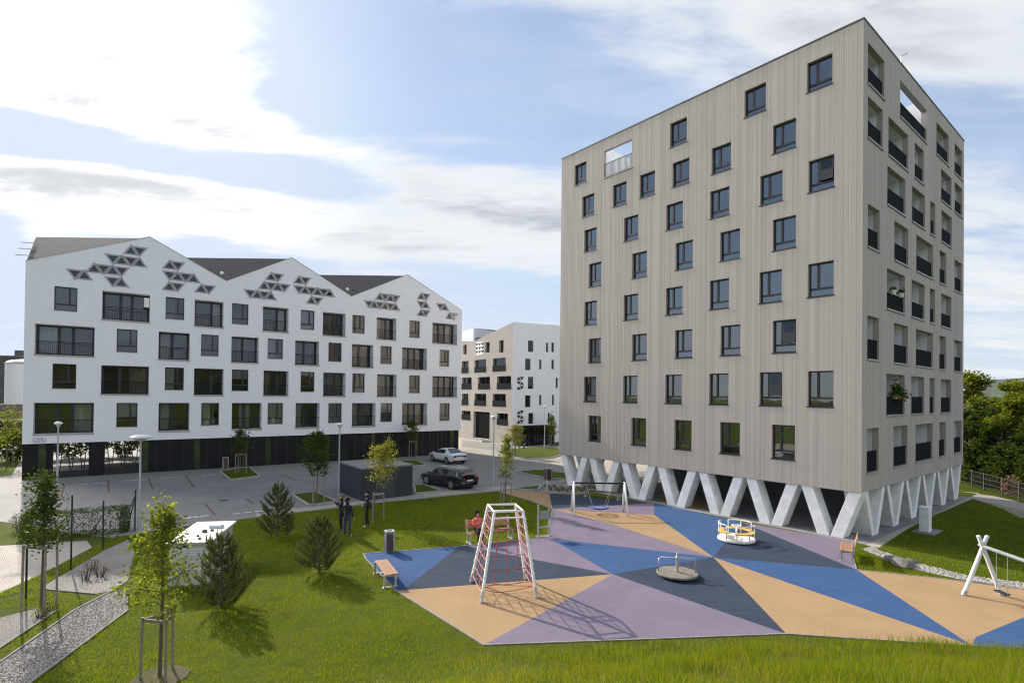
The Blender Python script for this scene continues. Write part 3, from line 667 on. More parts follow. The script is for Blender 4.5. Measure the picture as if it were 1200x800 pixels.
# loggias: lined recess with a dark railing, light sill and glazed back wall
def loggia(parent, t0, t1, zb, zr, zt, open_top):
    w_ = t1-t0; h_ = zt-zb; dp = 1.75
    P = lambda x, y, z: (TW-y-t_off, x, z)
    mb_ = MB()
    def q4(*pp): mb_.quad(*[(-p[1], p[0], p[2]) for p in pp])
    y0 = .28
    if not open_top:
        q4((0, y0, 0), (w_, y0, 0), (w_, dp, 0), (0, dp, 0)); q4((0, y0, h_), (0, dp, h_), (w_, dp, h_), (w_, y0, h_))
        q4((0, y0, 0), (0, dp, 0), (0, dp, h_), (0, y0, h_)); q4((w_, y0, 0), (w_, y0, h_), (w_, dp, h_), (w_, dp, 0))
        q4((w_*.62, dp, 0), (w_, dp, 0), (w_, dp, h_), (w_*.62, dp, h_)); q4((0, dp, h_-.12), (w_*.62, dp, h_-.12), (w_*.62, dp, h_), (0, dp, h_))
        o = part('loggia', mb_, M['plaster'], parent, (TW, t0, zb))
        g_ = MB(); f_ = MB(); gw = w_*.62; gh = h_-.12
        g_.quad(*[(-p[1], p[0], p[2]) for p in ((0, dp, 0), (gw, dp, 0), (gw, dp, gh), (0, dp, gh))]); part('glass_door', g_, M['dglass'], o)
        for x in (0.03, gw/2, gw-.03): f_.box(-dp+.005, -dp+.06, x-.035, x+.035, 0, gh)
        f_.box(-dp+.01, -dp+.055, 0, gw, gh-.07, gh-.005); f_.box(-dp+.01, -dp+.055, 0, gw, .005, .08); part('door_frame', f_, M['frame'], o)
        bk = MB(); bk.quad(*[(-p[1], p[0], p[2]) for p in ((0, dp+.5, 0), (gw, dp+.5, 0), (gw, dp+.5, gh), (0, dp+.5, gh))]); part('room', bk, M['dark'], o)
    else:
        q4((0, y0, 0), (w_, y0, 0), (w_, y0+.05, 0), (0, y0+.05, 0)); o = part('loggia', mb_, M['plaster'], parent, (TW, t0, zb))
    rh = zr-zb; r_ = MB(); ry = -.10
    r_.box(ry-.02, ry+.02, 0, w_, rh-.05, rh); r_.box(ry-.02, ry+.02, 0, w_, .03, .08)
    n = max(3, int(w_/.12))
    for i in range(n): r_.box(ry-.012, ry+.012, w_*i/n, w_*(i+.93)/n, .08, rh-.05)
    part('railing', r_, M['iron'], o)
    part('sill', MB().box(-.25, .06, -.04, w_+.04, -.07, .01), M['zinc'], o)
    return o
t_off = 0
LOGO = {}
for l in logs:
    LOGO[(l[5], round(l[0], 1))] = loggia(tower, *l[:5], open_top=(l[5] == 7 and 5 < l[0] < 6))
# V-shaped pillars on both visible sides
def leg(mb_, ax, x0b, x0t, w_, d0, d1_, z1):
    P = (lambda x, y, z: (x, y, z)) if ax == 0 else (lambda x, y, z: (TW-y, x, z))
    mb_.hexa([P(x0b, d0, 0), P(x0b+w_, d0, 0), P(x0b+w_, d1_, 0), P(x0b, d1_, 0), P(x0t, d0, z1), P(x0t+w_, d0, z1), P(x0t+w_, d1_, z1), P(x0t, d1_, z1)])
pitch = 2.86
for i in range(7):
    xc = 1.15+i*pitch if i else 1.1
    xc = .2+pitch*(i+.5)-.15
    for sgn in (-1, 1):
        mb = MB(); w_ = .56
        xb = xc-w_-.02 if sgn < 0 else xc+.02
        xt = xc-pitch/2+.07 if sgn < 0 else xc+pitch/2-.07-w_
        leg(mb, 0, xb, xt, w_, .06, .84, ZB); part('support_pillar', mb, M['conc'], tower, bevel=.02)
p2 = 3.06
for i in range(6):
    tc = .55+p2*(i+.5)
    for sgn in (-1, 1):
        mb = MB(); w_ = .40
        xb = tc-w_-.02 if sgn < 0 else tc+.02
        xt = tc-p2/2+.10 if sgn < 0 else tc+p2/2-.10-w_
        leg(mb, 1, xb, xt, w_, .07, 1.0, ZB); part('support_pillar', mb, M['conc'], tower, bevel=.02)
for i in range(4):
    mb = MB()
    for sgn in (-1, 1):
        tc = 3+4.2*i; w_ = .45
        x0b = tc-w_ if sgn < 0 else tc+.02; x0t = tc-1.4 if sgn < 0 else tc+1.4-w_
        mb.hexa([(.1, x0b, 0), (.9, x0b, 0), (.9, x0b+w_, 0), (.1, x0b+w_, 0), (.1, x0t, ZB), (.9, x0t, ZB), (.9, x0t+w_, ZB), (.1, x0t+w_, ZB)])
    part('support_pillar', mb, M['conc'], tower)
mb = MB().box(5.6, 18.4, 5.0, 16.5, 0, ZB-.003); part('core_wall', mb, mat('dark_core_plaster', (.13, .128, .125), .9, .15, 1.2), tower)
mb = MB().tube([(TW-.6, 7.6, ZT), (TW-.6, 7.6, ZT+1.6), (TW-.3, 7.6, ZT+1.65)], .03, 6); part('antenna', mb, M['galv'], tower)

# ------------------------------------------------------------ white gabled block
WA = Vector((-35.584, 39.655)); WL = 36.7; WD = 13.0; WZ = 2.63
white = thing('gabled_apartment_block', 'long white brick apartment block with three zigzag gables above a dark ground floor', 'apartment block', (WA.x, WA.y, 0), .61863)
PROF = [(0, 15.97), (7.5, 19.05), (13.1, 16.2), (18.47, 19.08), (24.13, 16.13), (30.05, 19.08), (36.7, 15.97)]
def row(zb_w, zt, zb_l, items): return [(x0, x1, (zb_w if k_ == 'W' else zb_l), zt, k_) for k_, x0, x1 in items]
OPN = row(12.56, 14.36, 12.16, [('W', 1.64, 2.99), ('L', 4.51, 7.59), ('W', 8.67, 9.99), ('L', 10.74, 12.91), ('W', 13.57, 14.88), ('L', 16.07, 18.26), ('W', 19.34, 20.6), ('L', 21.38, 23.57), ('W', 24.25, 25.51), ('L', 26.75, 28.87), ('W', 30.34, 31.55), ('L', 33.04, 36.08)])
OPN += row(9.66, 11.47, 9.23, [('L', .59, 4.07), ('W', 5.46, 6.8), ('L', 8.23, 10.43), ('W', 11.26, 12.58), ('L', 13.57, 15.76), ('W', 16.51, 17.82), ('L', 18.89, 21.07), ('W', 21.95, 23.23), ('L', 24.25, 26.43), ('W', 27.19, 28.42), ('L', 29.56, 32.42), ('W', 33.94, 35.14)])
OPN += row(6.71, 8.57, 6.33, [('W', 1.62, 3.01), ('L', 4.52, 7.61), ('W', 8.71, 10.04), ('L', 10.78, 13.0), ('W', 13.64, 14.96), ('L', 16.2, 18.34), ('W', 19.42, 20.68), ('L', 21.5, 23.65), ('W', 24.33, 25.59), ('L', 26.88, 28.98), ('W', 30.39, 31.64), ('L', 33.12, 36.17)])
OPN += row(3.74, 5.64, 3.34, [('L', .6, 4.11), ('W', 5.53, 6.89), ('L', 8.31, 10.49), ('W', 11.35, 12.69), ('L', 13.68, 16.09), ('W', 16.59, 17.9), ('L', 19.01, 21.19), ('W', 22.02, 23.32), ('L', 24.33, 26.76), ('W', 27.28, 28.55), ('L', 29.64, 32.52), ('W', 34.02, 35.27)])
# triangular perforations in the gables: (column, row, up) on a small triangular lattice
HBW, RHT = .575, .88
def tris(x_ref, z_ref, col_ref, row_ref, items):
    out = []
    for col, r_, up in items:
        cx_ = x_ref+(col-col_ref)*HBW; cz = z_ref-(r_-row_ref)*RHT; w2 = HBW*.60; h2 = RHT*.30
        out.append([(cx_-w2, cz-h2), (cx_+w2, cz-h2), (cx_, cz+h2)] if up else [(cx_-w2, cz+h2), (cx_, cz-h2), (cx_+w2, cz+h2)])
    return out
TRI = [tris(6.27, 17.78, 7, 0, [(7, 0, 1), (8, 0, 0), (5, 1, 0), (6, 1, 1), (7, 1, 0), (8, 1, 1), (3, 2, 1), (4, 2, 0), (5, 2, 1), (6, 2, 0), (1, 2.6, 0), (2, 2.6, 1), (5, 3, 0), (6, 3, 1)][:10]+[(1, 2.7, 0), (2, 2.7, 1), (5, 3, 0), (6, 3, 1)]),
       tris(8.9, 17.0, 1, 0, [(1, 0, 1), (2, 0, 0), (1, 1, 0), (2, 1, 1), (3, 1, 0), (4, 1, 1), (1, 2, 1), (2, 2, 0), (5, 1.9, 1), (6, 1.9, 0)]),
       tris(16.72, 17.1, 4, 0, [(4, 0, 1), (5, 0, 0), (3, 1, 1), (4, 1, 0), (5, 1, 1), (6, 1, 0), (1, 2, 0), (2, 2, 1), (3, 2, 0), (4, 2, 1)]),
       tris(19.14, 17.1, 1, 0, [(1, 0, 1), (2, 0, 0), (1, 1, 0), (2, 1, 1), (3, 1, 0), (4, 1, 1), (5, 1, 0), (6, 1, 1), (3, 2, 1), (4, 2, 0)]),
       tris(27.05, 16.45, 3, 0, [(3, 0, 1), (4, 0, 0), (5, 0, 1), (6, 0, 0), (1, 1, 0), (2, 1, 1), (3, 1, 0), (4, 1, 1), (5, 1, 0), (6, 1, 1)]),
       tris(31.66, 17.02, 1, 0, [(1, 0, 1), (2, 0, 0), (1, 1, 0), (2, 1, 1), (1, 2, 1), (2, 2, 0)]), tris(31.66, 17.02, 1, 0, [(5, 1, 0), (6, 1, 1), (7, 2, 1), (8, 2, 0)])]
alltri = [t for L in TRI for t in L]
outer = [(0, WZ), (WL, WZ)]+[(x, z) for x, z in PROF[::-1]]
wall_part('wall', white, outer, [rect(*o_[:4]) for o_ in OPN]+alltri, .25, M['wbrick'], PF)
# grey frames round the triangular perforations and the dark attic behind
def touching(L):
    runs = []
    for t in L:
        c_ = (sum(p[0] for p in t)/3, sum(p[1] for p in t)/3)
        hit = [r_ for r_ in runs if any(math.hypot(c_[0]-q_[0], c_[1]-q_[1]) < .98 for q_, _ in r_)]
        new = [(c_, t)]+[x for r_ in hit for x in r_]; runs = [r_ for r_ in runs if r_ not in hit]+[new]
    return [[t for _, t in r_] for r_ in runs]
TRI = [r_ for L in TRI for r_ in touching(L)]
for L in TRI:
    mb = MB()
    for t in L:
        c_ = (sum(p[0] for p in t)/3, sum(p[1] for p in t)/3)
        for i in range(3):
            p, q_ = t[i], t[(i+1) % 3]
            ex = lambda p_, f: (c_[0]+(p_[0]-c_[0])*f, c_[1]+(p_[1]-c_[1])*f)
            a_, b_, a2, b2 = ex(p, 1.62), ex(q_, 1.62), ex(p, 1.0), ex(q_, 1.0)
            mb.quad((a_[0], -.012, a_[1]), (b_[0], -.012, b_[1]), (b2[0], -.012, b2[1]), (a2[0], -.012, a2[1]))
            mb.quad((a_[0], -.012, a_[1]), (a_[0], .0, a_[1]), (b_[0], .0, b_[1]), (b_[0], -.012, b_[1]))
    o = part('gable_lattice', mb, mat('lattice_metal', (.36, .36, .37), .6, .1), white)
    for t in L: part('pane', MB().quad(*[(p[0], .16, p[1]) for p in t]), M['dglass'], o)
mb = MB()
mb.quad((0, 0, WZ), (0, WD, WZ), (0, WD, 15.9), (0, 0, 15.9)); part('wall', mb, M['wbrick'], white)
mb = MB(); mb.quad((WL, 0, WZ), (WL, WD, WZ), (WL, WD, 15.9), (WL, 0, 15.9)); part('wall', mb, M['wbrick'], white)
mb = MB(); mb.quad((0, WD, WZ), (WL, WD, WZ), (WL, WD, 15.9), (0, WD, 15.9)); part('wall', mb, M['wbrick'], white)
mb = MB(); mb.quad((0, 0, WZ), (WL, 0, WZ), (WL, WD, WZ), (0, WD, WZ)); part('soffit', mb, M['concd'], white)
# folded roof: the gable profile runs back at a slant
KX = .815/.58
prof_ext = PROF+[(60, 15.97)]
mb = MB()
for (xa, za), (xb, zb_) in zip(prof_ext, prof_ext[1:]):
    if xa > 36: continue
    P = [(xa, 0, za), (xb, 0, zb_), (xb-KX*WD, WD, zb_), (xa-KX*WD, WD, za)]
    P = clip(P, lambda p: p[0]-.02); P = clip(P, lambda p: WL-.02-p[0]); P = clip(P, lambda p: p[1]-.02)
    if len(P) > 2: mb.quad(*[(p[0], p[1], p[2]-.10) for p in P])
part('roof', mb, M['roof'], white)
mb = MB()
P = [(0, 0, 15.8), (0, 5.33, 18.95), (0, 9.3, 16.1), (0, WD, 18.1), (0, WD, 15.8)]; mb.quad(*P)
part('wall', mb, M['wbrick'], white)
mb = MB()
for (xa, za), (xb, zb_) in zip(PROF, PROF[1:]):
    mb.hexa([(xa, -.02, za), (xb, -.02, zb_), (xb, .22, zb_), (xa, .22, za), (xa, -.02, za+.05), (xb, -.02, zb_+.05), (xb, .22, zb_+.05), (xa, .22, za+.05)])
part('coping', mb, M['zinc'], white)
for y, z in ((1.0, 16.6), (2.3, 17.35), (3.6, 18.1)): part('roof_rail', MB().bar((.2, y, z), (-.75, y+.5, z+.02), .05), M['galv'], white)
for xv, zv in ((13.4, 16.5), (24.5, 16.45)):
    mb = MB().box(xv, xv+1.3, .9, 1.0, zv-.1, zv+.55); part('roof_window', mb, M['dglass'], white)
    mb = MB().lathe([(0, -.16), (.12, -.1), (.16, 0), (.12, .1), (0, .16)], (xv-.6, .5, zv+.45), 12); part('roof_lamp', mb, M['white'], white)
# windows and loggias
rr = random.Random(3)
def wloggia(parent, x0, x1, z0, z1, idx):
    w_, h_ = x1-x0, z1-z0; dp = .95
    mb_ = MB(); y0 = .25
    mb_.quad((0, y0, 0), (w_, y0, 0), (w_, dp, 0), (0, dp, 0)); mb_.quad((0, y0, h_), (0, dp, h_), (w_, dp, h_), (w_, y0, h_))
    mb_.quad((0, y0, 0), (0, dp, 0), (0, dp, h_), (0, y0, h_)); mb_.quad((w_, y0, 0), (w_, y0, h_), (w_, dp, h_), (w_, dp, 0))
    o = part('loggia', mb_, M['plaster'], parent, (x0, 0, z0))
    f_ = MB(); n = 3 if w_ > 2.6 else 2
    cuts = [0, .38, .62, 1] if n == 3 else ([0, .62, 1] if idx % 2 else [0, .45, 1])
    yb = dp
    f_.box(0, w_, yb-.07, yb, h_-.12, h_-.003); f_.box(0, w_, yb-.07, yb, .003, .10)
    for i, c_ in enumerate(cuts):
        x = c_*w_; ww = .10 if 0 < i < len(cuts)-1 else .08; xa = min(max(x-ww, .003), w_-2*ww-.003); f_.box(xa, xa+2*ww, yb-.075, yb-.002, .1, h_-.12)
    part('door_frame', f_, M['frame'], o)
    g_ = MB(); g_.quad((0, yb-.03, .05), (w_, yb-.03, .05), (w_, yb-.03, h_-.05), (0, yb-.03, h_-.05)); part('glass_door', g_, M['glassw'], o)
    t_ = rr.random()
    if t_ < .80:
        c_ = MB(); xa = rr.choice([0, .3, .62])*w_; xb = min(w_, xa+.36*w_); k2 = 9
        for i in range(k2):
            p, q_ = xa+(xb-xa)*i/k2, xa+(xb-xa)*(i+1)/k2; c_.quad((p, yb+.12+.04*(i % 2), .05), (q_, yb+.12+.04*((i+1) % 2), .05), (q_, yb+.12+.04*((i+1) % 2), h_-.05), (p, yb+.12+.04*(i % 2), h_-.05))
        part('curtain', c_, rr.choice([M['curtain'], M['curtain'], M['curtainb'], M['curtaing'], M['blind']]), o)
    r_ = railing(MB(), w_, 1.0, .06, .11, .014); part('railing', r_, M['iron'], o)
    part('sill', MB().box(-.05, w_+.05, -.06, .25, -.10, -.002), M['zinc'], o)
    return o
for i, (x0, x1, z0, z1, k_) in enumerate(OPN):
    if k_ == 'W':
        t_ = rr.random(); cu = (0, 1, 1) if t_ < .36 else ((0, .5, 1) if t_ < .55 else ((0, 1, rr.uniform(.25, .6)) if t_ < .78 else None))
        window(white, x1-x0, z1-z0, 'white', (x0, 0, z0), cu)
    else: wloggia(white, x0, x1, z0, z1, i)
mb = MB(); mb.quad((.1, 2.2, WZ+.1), (WL-.1, 2.2, WZ+.1), (WL-.1, 2.2, 15.8), (.1, 2.2, 15.8))
for z in (3.2, 6.15, 9.05, 12.0, 14.9):
    for (xa, xb) in ((.1, WL-.1),): mb.quad((xa, 1.0, z), (xb, 1.0, z), (xb, 2.2, z), (xa, 2.2, z))
mb.quad((.1, .6, 15.2), (WL-.1, .6, 15.2), (WL-.1, 2.2, 15.2), (.1, 2.2, 15.2))
part('interior', mb, mat('room_wall', (.17, .155, .14), .9, .3, .8), white)
# dark ground floor with open garage bays at the left end
mb = MB(); mb.box(0, 1.72, .2, .5, .0, WZ-.003); mb.box(3.85, 4.83, .2, .5, 0, WZ-.003); mb.box(7.15, WL-.15, .2, .5, 0, WZ-.003); mb.box(WL-.45, WL-.15, .5, WD-.2, 0, WZ-.003); mb.box(9, WL-.45, WD-.5, WD-.2, 0, WZ-.003); mb.box(0, .3, .5, 3, 0, WZ-.003)
part('ground_floor_wall', mb, mat('black_cladding', (.010, .011, .012), .6, .4, .8, spec=.2), white)
for x in (.9, 7.25, 10.9, 14.6, 16.5, 21.8, 26.4, 31.2, 35.5): part('green_panel', MB().box(x, x+.42, .185, .199, .02, WZ-.02), mat('olive_glass_panel', (.040, .052, .012), .4, .6, 1.3, spec=.3), white)
mb = MB()
for x in np.arange(8.2, WL-.4, .92): mb.box(x, x+.05, .17, .2, .02, WZ-.02)
for x in np.arange(32.6, 34.6, .16): mb.box(x, x+.04, .15, .17, .3, WZ-.25)
part('facade_bar', mb, M['frame'], white)
mb = MB()
for x0, x1 in ((1.72, 3.85), (4.83, 7.15)):
    n = 3
    for i in range(n):
        xa = x0+(x1-x0)*(i+.15)/n; xb = x0+(x1-x0)*(i+.5)/n; xc = x0+(x1-x0)*(i+.85)/n
        mb.bar((xa, .35, WZ), (xb, .35, 0), .06); mb.bar((xc, .35, WZ), (xb, .35, 0), .06)
    mb.box(x0, x1, .3, .36, .0, .5)  # low black strip added in place of the shade on the garage floor
part('garage_strut_and_shade', mb, M['black'], white)
mb = MB(); mb.cur = 0; mb.box(.62, 1.32, -.03, -.002, 2.78, 3.02); mb.cur = 1
mb.box(.60, 1.34, -.034, -.031, 2.76, 2.785); mb.box(.60, 1.34, -.034, -.031, 3.015, 3.04); mb.box(.60, .625, -.034, -.031, 2.785, 3.015); mb.box(1.315, 1.34, -.034, -.031, 2.785, 3.015)
for i, (a_, b_, z) in enumerate(((.78, .93, 2.93), (.97, 1.16, 2.93), (.68, .80, 2.84), (.83, 1.02, 2.84), (1.05, 1.26, 2.84))): mb.box(a_, b_, -.034, -.031, z, z+.045)
part('street_plate', mb, [M['white'], mat('enamel_blue', (.08, .10, .3), .5, 0)], white)
mb = MB().box(7.2, 7.55, -.05, .26, 13.35, 14.1); part('air_conditioner', mb, M['white'], white)

# ------------------------------------------------------------ far apartment block between the two
B0 = Vector((.08, 72.0)); be1 = Vector((-.58, .815)); be2 = Vector((.815, .58))
farb = thing('tan_and_white_block', 'distant apartment block with one tan brick side and one white side behind the cars', 'apartment block', (B0.x, B0.y, 0), math.atan2(.58, .815))
# local x along the white side, local y back along the tan side
wl = [(1.68, 4.84, 9.93, 11.66), (6.57, 9.67, 9.93, 11.66), (11.4, 13.4, 9.93, 11.66), (.39, 3.72, 7.48, 9.15), (5.52, 8.61, 7.48, 9.15), (10.48, 13.33, 7.48, 9.15), (1.58, 4.74, 5.1, 6.75), (6.46, 9.56, 5.1, 6.75), (11.34, 13.27, 5.1, 6.75), (1.04, 3.62, 2.6, 4.12), (10.68, 13.21, 2.9, 4.18)]
ww_ = [(12.02, 13.0, 12.65, 14.1), (5.68, 6.82, 12.6, 14.04), (2.23, 3.3, 12.4, 14.07)]
gar = (5.45, 9.8, .35, 4.16)
PT = lambda x, y, z: (y, x, z)
wall_part('wall', farb, [(0, 0), (18, 0), (18, 15.2), (10.05, 14.42), (0, 16.25)], [rect(*r_) for r_ in wl+ww_+[gar]], .5, M['tanbrick'], PT)
wr = [(2.46, 3.39, 12.46, 13.99), (2.03, 2.95, 9.98, 11.52), (2.53, 3.46, 7.47, 9.1), (2.09, 3.02, 5.01, 6.59), (2.67, 3.52, 2.75, 4.21), (5.6, 6.0, 12.6, 13.91), (6.56, 7.04, 12.66, 13.97), (4.44, 4.83, 10.19, 11.49), (6.59, 7.07, 10.27, 11.59), (7.4, 7.81, 7.66, 9.09), (4.5, 4.89, 5.27, 6.67), (6.77, 7.14, 5.27, 6.69), (6.04, 6.44, 2.84, 4.18)]
wall_part('wall', farb, [(0, 0), (20, 0), (20, 16.2), (8, 16.5), (0, 16.25)], [rect(*r_) for r_ in wr], .2, M['wbrick'], PF)
mb = MB(); mb.quad((.3, 0, 16.1), (20, 0, 16.3), (20, 10, 14.4), (.3, 10, 14.4)); mb.quad((0.3, 10.1, 14.3), (20, 10.1, 14.3), (20, 10.1, 16.4), (.3, 10.1, 16.4)); part('roof', mb, M['roof'], farb)
mb = MB(); mb.quad((.02, 10.1, 14.3), (6, 10.1, 14.3), (9, 10.1, 16.0), (.02, 10.1, 16.4)); mb.quad((0, 10.1, 14.4), (0, 18, 14.4), (0, 18, 15.6), (0, 10.1, 16.4)); part('wall', mb, M['wbrick'], farb)
for (a_, b_, c_, d_) in wl+ww_:
    o = part('window', MB().box(.32, .40, a_, (a_+b_)/2-.04, c_, d_).box(.32, .40, (a_+b_)/2+.04, b_, c_, d_), M['dglass'], farb)
    part('frame', MB().box(.30, .42, (a_+b_)/2-.04, (a_+b_)/2+.04, c_, d_).box(.30, .42, a_, b_, d_-.07, d_-.004), M['frame'], o)
    if (a_, b_, c_, d_) in wl: part('railing', MB().box(-.04, .0, a_-.03, b_+.03, c_-.1, c_+.72), M['iron'], o)
for (a_, b_, c_, d_) in wr:
    o = part('window', MB().box(a_, b_, .14, .18, c_, d_), M['dglass'], farb); part('frame', MB().box(a_+(b_-a_)*.6, a_+(b_-a_)*.6+.07, .12, .139, c_, d_).box(a_, b_, .12, .139, c_+.3, c_+.36), M['frame'], o)
part('interior', MB().quad((.9, .6, .1), (.9, 17.5, .1), (.9, 17.5, 15), (.9, .6, 15)).quad((.6, .9, .1), (19, .9, .1), (19, .9, 16), (.6, .9, 16)), M['dark'], farb)
part('garage_door', MB().box(.42, .48, 5.45, 9.8, .35, 4.16), M['iron'], farb)
for bx, by, bz, side in ((8.3, 0, 13.3, 1), (1.24, 0, 8.2, 0), (1.3, 0, 3.7, 0)):
    tl = []
    if side: tl = [[(bx+(c_-1)*.5-.4, bz-r_*.55+.2), (bx+(c_-1)*.5, bz-r_*.55-.2), (bx+(c_-1)*.5+.4, bz-r_*.55+.2)] for r_ in (-1, 0, 1) for c_ in (-.5, 1, 2.5)]
    else: tl = [[(bx+s_*.5-.36, bz+k_*.62-.24), (bx+s_*.5+.36, bz+k_*.62-.24), (bx+s_*.5, bz+k_*.62+.24)] if up else [(bx+s_*.5-.36, bz+k_*.62+.24), (bx+s_*.5, bz+k_*.62-.24), (bx+s_*.5+.36, bz+k_*.62+.24)] for k_, s_, up in ((1, -.5, 1), (1, .5, 0), (0, -.5, 0), (0, .5, 1), (-1, -.5, 1), (-1, .5, 0))]
    mb = MB()
    if side: mb.box(-.02, -.002, bx-1.0, bx+1.0, bz-.95, bz+.95)
    mb.cur = 1
    for t in tl:
        f = (lambda p: (-.025, p[0], p[1])) if side else (lambda p: (p[0], -.02, p[1]))
        g2 = (lambda p: (-.0, p[0], p[1])) if side else (lambda p: (p[0], 0, p[1]))
        mb.quad(*[f(p) for p in t])
        for i in range(3): mb.quad(f(t[i]), f(t[(i+1) % 3]), g2(t[(i+1) % 3]), g2(t[i]))
    part('perforated_panel', mb, [M['white'], M['dark']], farb)
mb = MB().box(.1, 5.6, -1.9, -.01, 0, 2.45); ent = part('entrance_glazing', mb, M['dglass'], farb)
mb = MB()
for x in np.arange(.1, 5.7, .5): mb.box(x, x+.05, -1.95, -1.9, 0, 2.5)
mb.box(.05, 5.65, -1.96, -.02, 2.45, 2.56); part('glazing_bar', mb, M['iron'], ent)

# ------------------------------------------------------------ things at the far left edge
fl = thing('dark_office_block', 'dark grey office block with blue window bands behind the pale tank', 'office block', (-94, 98, 0), R(12))
part('wall', MB().box(-14, 16, 0, 14, 0, 12.6), mat('dark_facade', (.085, .078, .075), .8, .2, .6), fl)
for z in (2.4, 5.6, 8.8):
    for x in np.arange(-13, 15.5, 2.6): part('window', MB().box(x, x+2.1, -.04, -.003, z, z+1.5), M['dglass'], fl)
part('cornice', MB().box(-14.05, 16.05, -.05, 14.05, 12.6, 12.75), M['concd'], fl); part('roof_box', MB().box(2, 12, 3, 10, 12.751, 13.9), MATS['dark_facade'], fl)
c_ = gp(24, 531); 
tk = thing('storage_tank', 'white cylindrical storage tank at the left edge behind the gabled block', 'storage tank', (-71.0, 80, 0))
part('tank_body', MB().lathe([(0, 0), (2.6, 0), (2.6, 10.4), (2.3, 10.75), (1.2, 10.95), (0, 11.0)], n=32), M['white'], tk, smooth=False)
part('rim', MB().lathe([(2.61, 10.25), (2.66, 10.3), (2.66, 10.4), (2.61, 10.45)], n=32), M['zinc'], tk)
wl_ = thing('low_dark_shed', 'long low brown shed with a pale roof edge at the left edge below the tank', 'shed', (-72, 68, 0), R(30))
part('wall', MB().box(-16, 9, 0, 4, 0, 4.6), mat('brown_shed_wall', (.12, .095, .08), .9, .2, .8), wl_)
part('canopy', MB().box(-16, 9.2, -2.2, -.01, 2.6, 2.75), M['white'], wl_)
for x in np.arange(-15, 9, 3.0): part('post', MB().box(x, x+.14, -2.0, -1.86, 0, 2.6), M['black'], wl_)
part('door', MB().box(-12, -4, -.05, -.004, 0, 2.4), M['black'], wl_); part('door', MB().box(0, 7, -.05, -.004, 0, 2.4), M['black'], wl_)
fb = thing('far_tower_block', 'pale block with a roof mast rising above the trees beyond the tower', 'building', (232, 268, 0), R(-30))
part('wall', MB().box(-6, 3, 0, 10, 0, 15.5), mat('far_pale_wall', (.42, .37, .31), .9, .1, .4), fb)
part('mast', MB().tube([(-2, 3, 15.5), (-2, 3, 20)], .18, 6).tube([(-3, 3, 15.5), (-3, 3, 18)], .12, 6), M['galv'], fb)
part('window', MB().box(-5, -3, -.06, -.003, 12, 13.4), M['dglass'], fb); part('window', MB().box(-1, 1, -.06, -.003, 12, 13.4), M['dglass'], fb)

# ------------------------------------------------------------ playground equipment
def rope(mb_, p, q_, r_=.012, sag=0, n=5):
    p = Vector(p); q_ = Vector(q_)
    mb_.tube([p.lerp(q_, i/n)-Vector((0, 0, sag*4*(i/n)*(1-i/n))) for i in range(n+1)], r_, 5, False)
# rope climbing frame
cf = thing('climbing_frame', 'white four-legged rope climbing frame with red nets on the coloured rubber', 'climbing frame', (-.2, 18.5, 0))
o_ = Vector((-.2, 18.5, 0))
FEET = [Vector((-.9, 17.36, .012))-o_, Vector((.88, 17.85, .012))-o_, Vector((.56, 19.57, .012))-o_, Vector((-1.37, 19.24, .012))-o_]
TOPP = [Vector((-.54, 18.21, 2.7))-o_, Vector((.42, 18.45, 2.7))-o_, Vector((.17, 19.55, 2.7))-o_, Vector((-.80, 19.4, 2.7))-o_]
for i in range(4):
    mb = MB(); side = (TOPP[3]-TOPP[0]) if i in (0, 3) else (TOPP[2]-TOPP[1])
    mb.bar(FEET[i], TOPP[i], .075, .13, up=side.normalized())
    lg = part('leg', mb, M['white'], cf, bevel=.012)
    d_ = TOPP[i]-FEET[i]; out = Vector((0, -1, 0)) if i < 2 else Vector((0, 1, 0))
    for k_ in range(9):
        p = FEET[i]+d_*(.06+.105*k_); n_ = d_.cross(side).normalized(); n_ = n_ if n_.x*(1 if i in (1, 2) else -1) > 0 else -n_
        part('bolt', MB().tube([p+n_*.03, p+n_*.072], .022, 8), M['galv'], lg)
    mb = MB().bar(FEET[i], FEET[i]+d_*.12, .09, .15, up=side.normalized()); part('foot_shoe', mb, M['galv'], lg)
mb = MB()
for i in range(4): mb.tube([TOPP[i], TOPP[(i+1) % 4]], .035, 10)
mb.tube([TOPP[0]-Vector((0, 0, .22)), TOPP[1]-Vector((0, 0, .22))], .03, 8); mb.tube([TOPP[3]-Vector((0, 0, .22)), TOPP[2]-Vector((0, 0, .22))], .03, 8)
part('top_bar', mb, M['white'], cf)
pk = mat('pink_rope', (.55, .22, .20), .8, .1, 8)
for a_, b_ in ((0, 3), (1, 2)):
    mb = MB()
    for k_ in range(8):
        f = .10+.115*k_; p = FEET[a_].lerp(TOPP[a_], f); q_ = FEET[b_].lerp(TOPP[b_], f); rope(mb, p, q_, .014, .06)
    for s_ in (.33, .66):
        rope(mb, FEET[a_].lerp(FEET[b_], s_).lerp(TOPP[a_].lerp(TOPP[b_], s_), .08), TOPP[a_].lerp(TOPP[b_], s_), .013)
    part('rope_ladder', mb, pk, cf)
mb = MB()
def fz(u_, v_, z): # point inside the frame at level z
    f = z/2.7; lo = FEET[0].lerp(FEET[1], u_).lerp(FEET[3].lerp(FEET[2], u_), v_); hi = TOPP[0].lerp(TOPP[1], u_).lerp(TOPP[3].lerp(TOPP[2], u_), v_)
    p = lo.lerp(hi, f); return p
for u_ in (.3, .55, .8):
    rope(mb, fz(u_, .45, .25), fz(u_, .45, 2.48), .014)
for z in (.25, .7, 1.15, 1.6, 2.05):
    rope(mb, fz(.02, .45, z), fz(.98, .45, z), .012, .05)
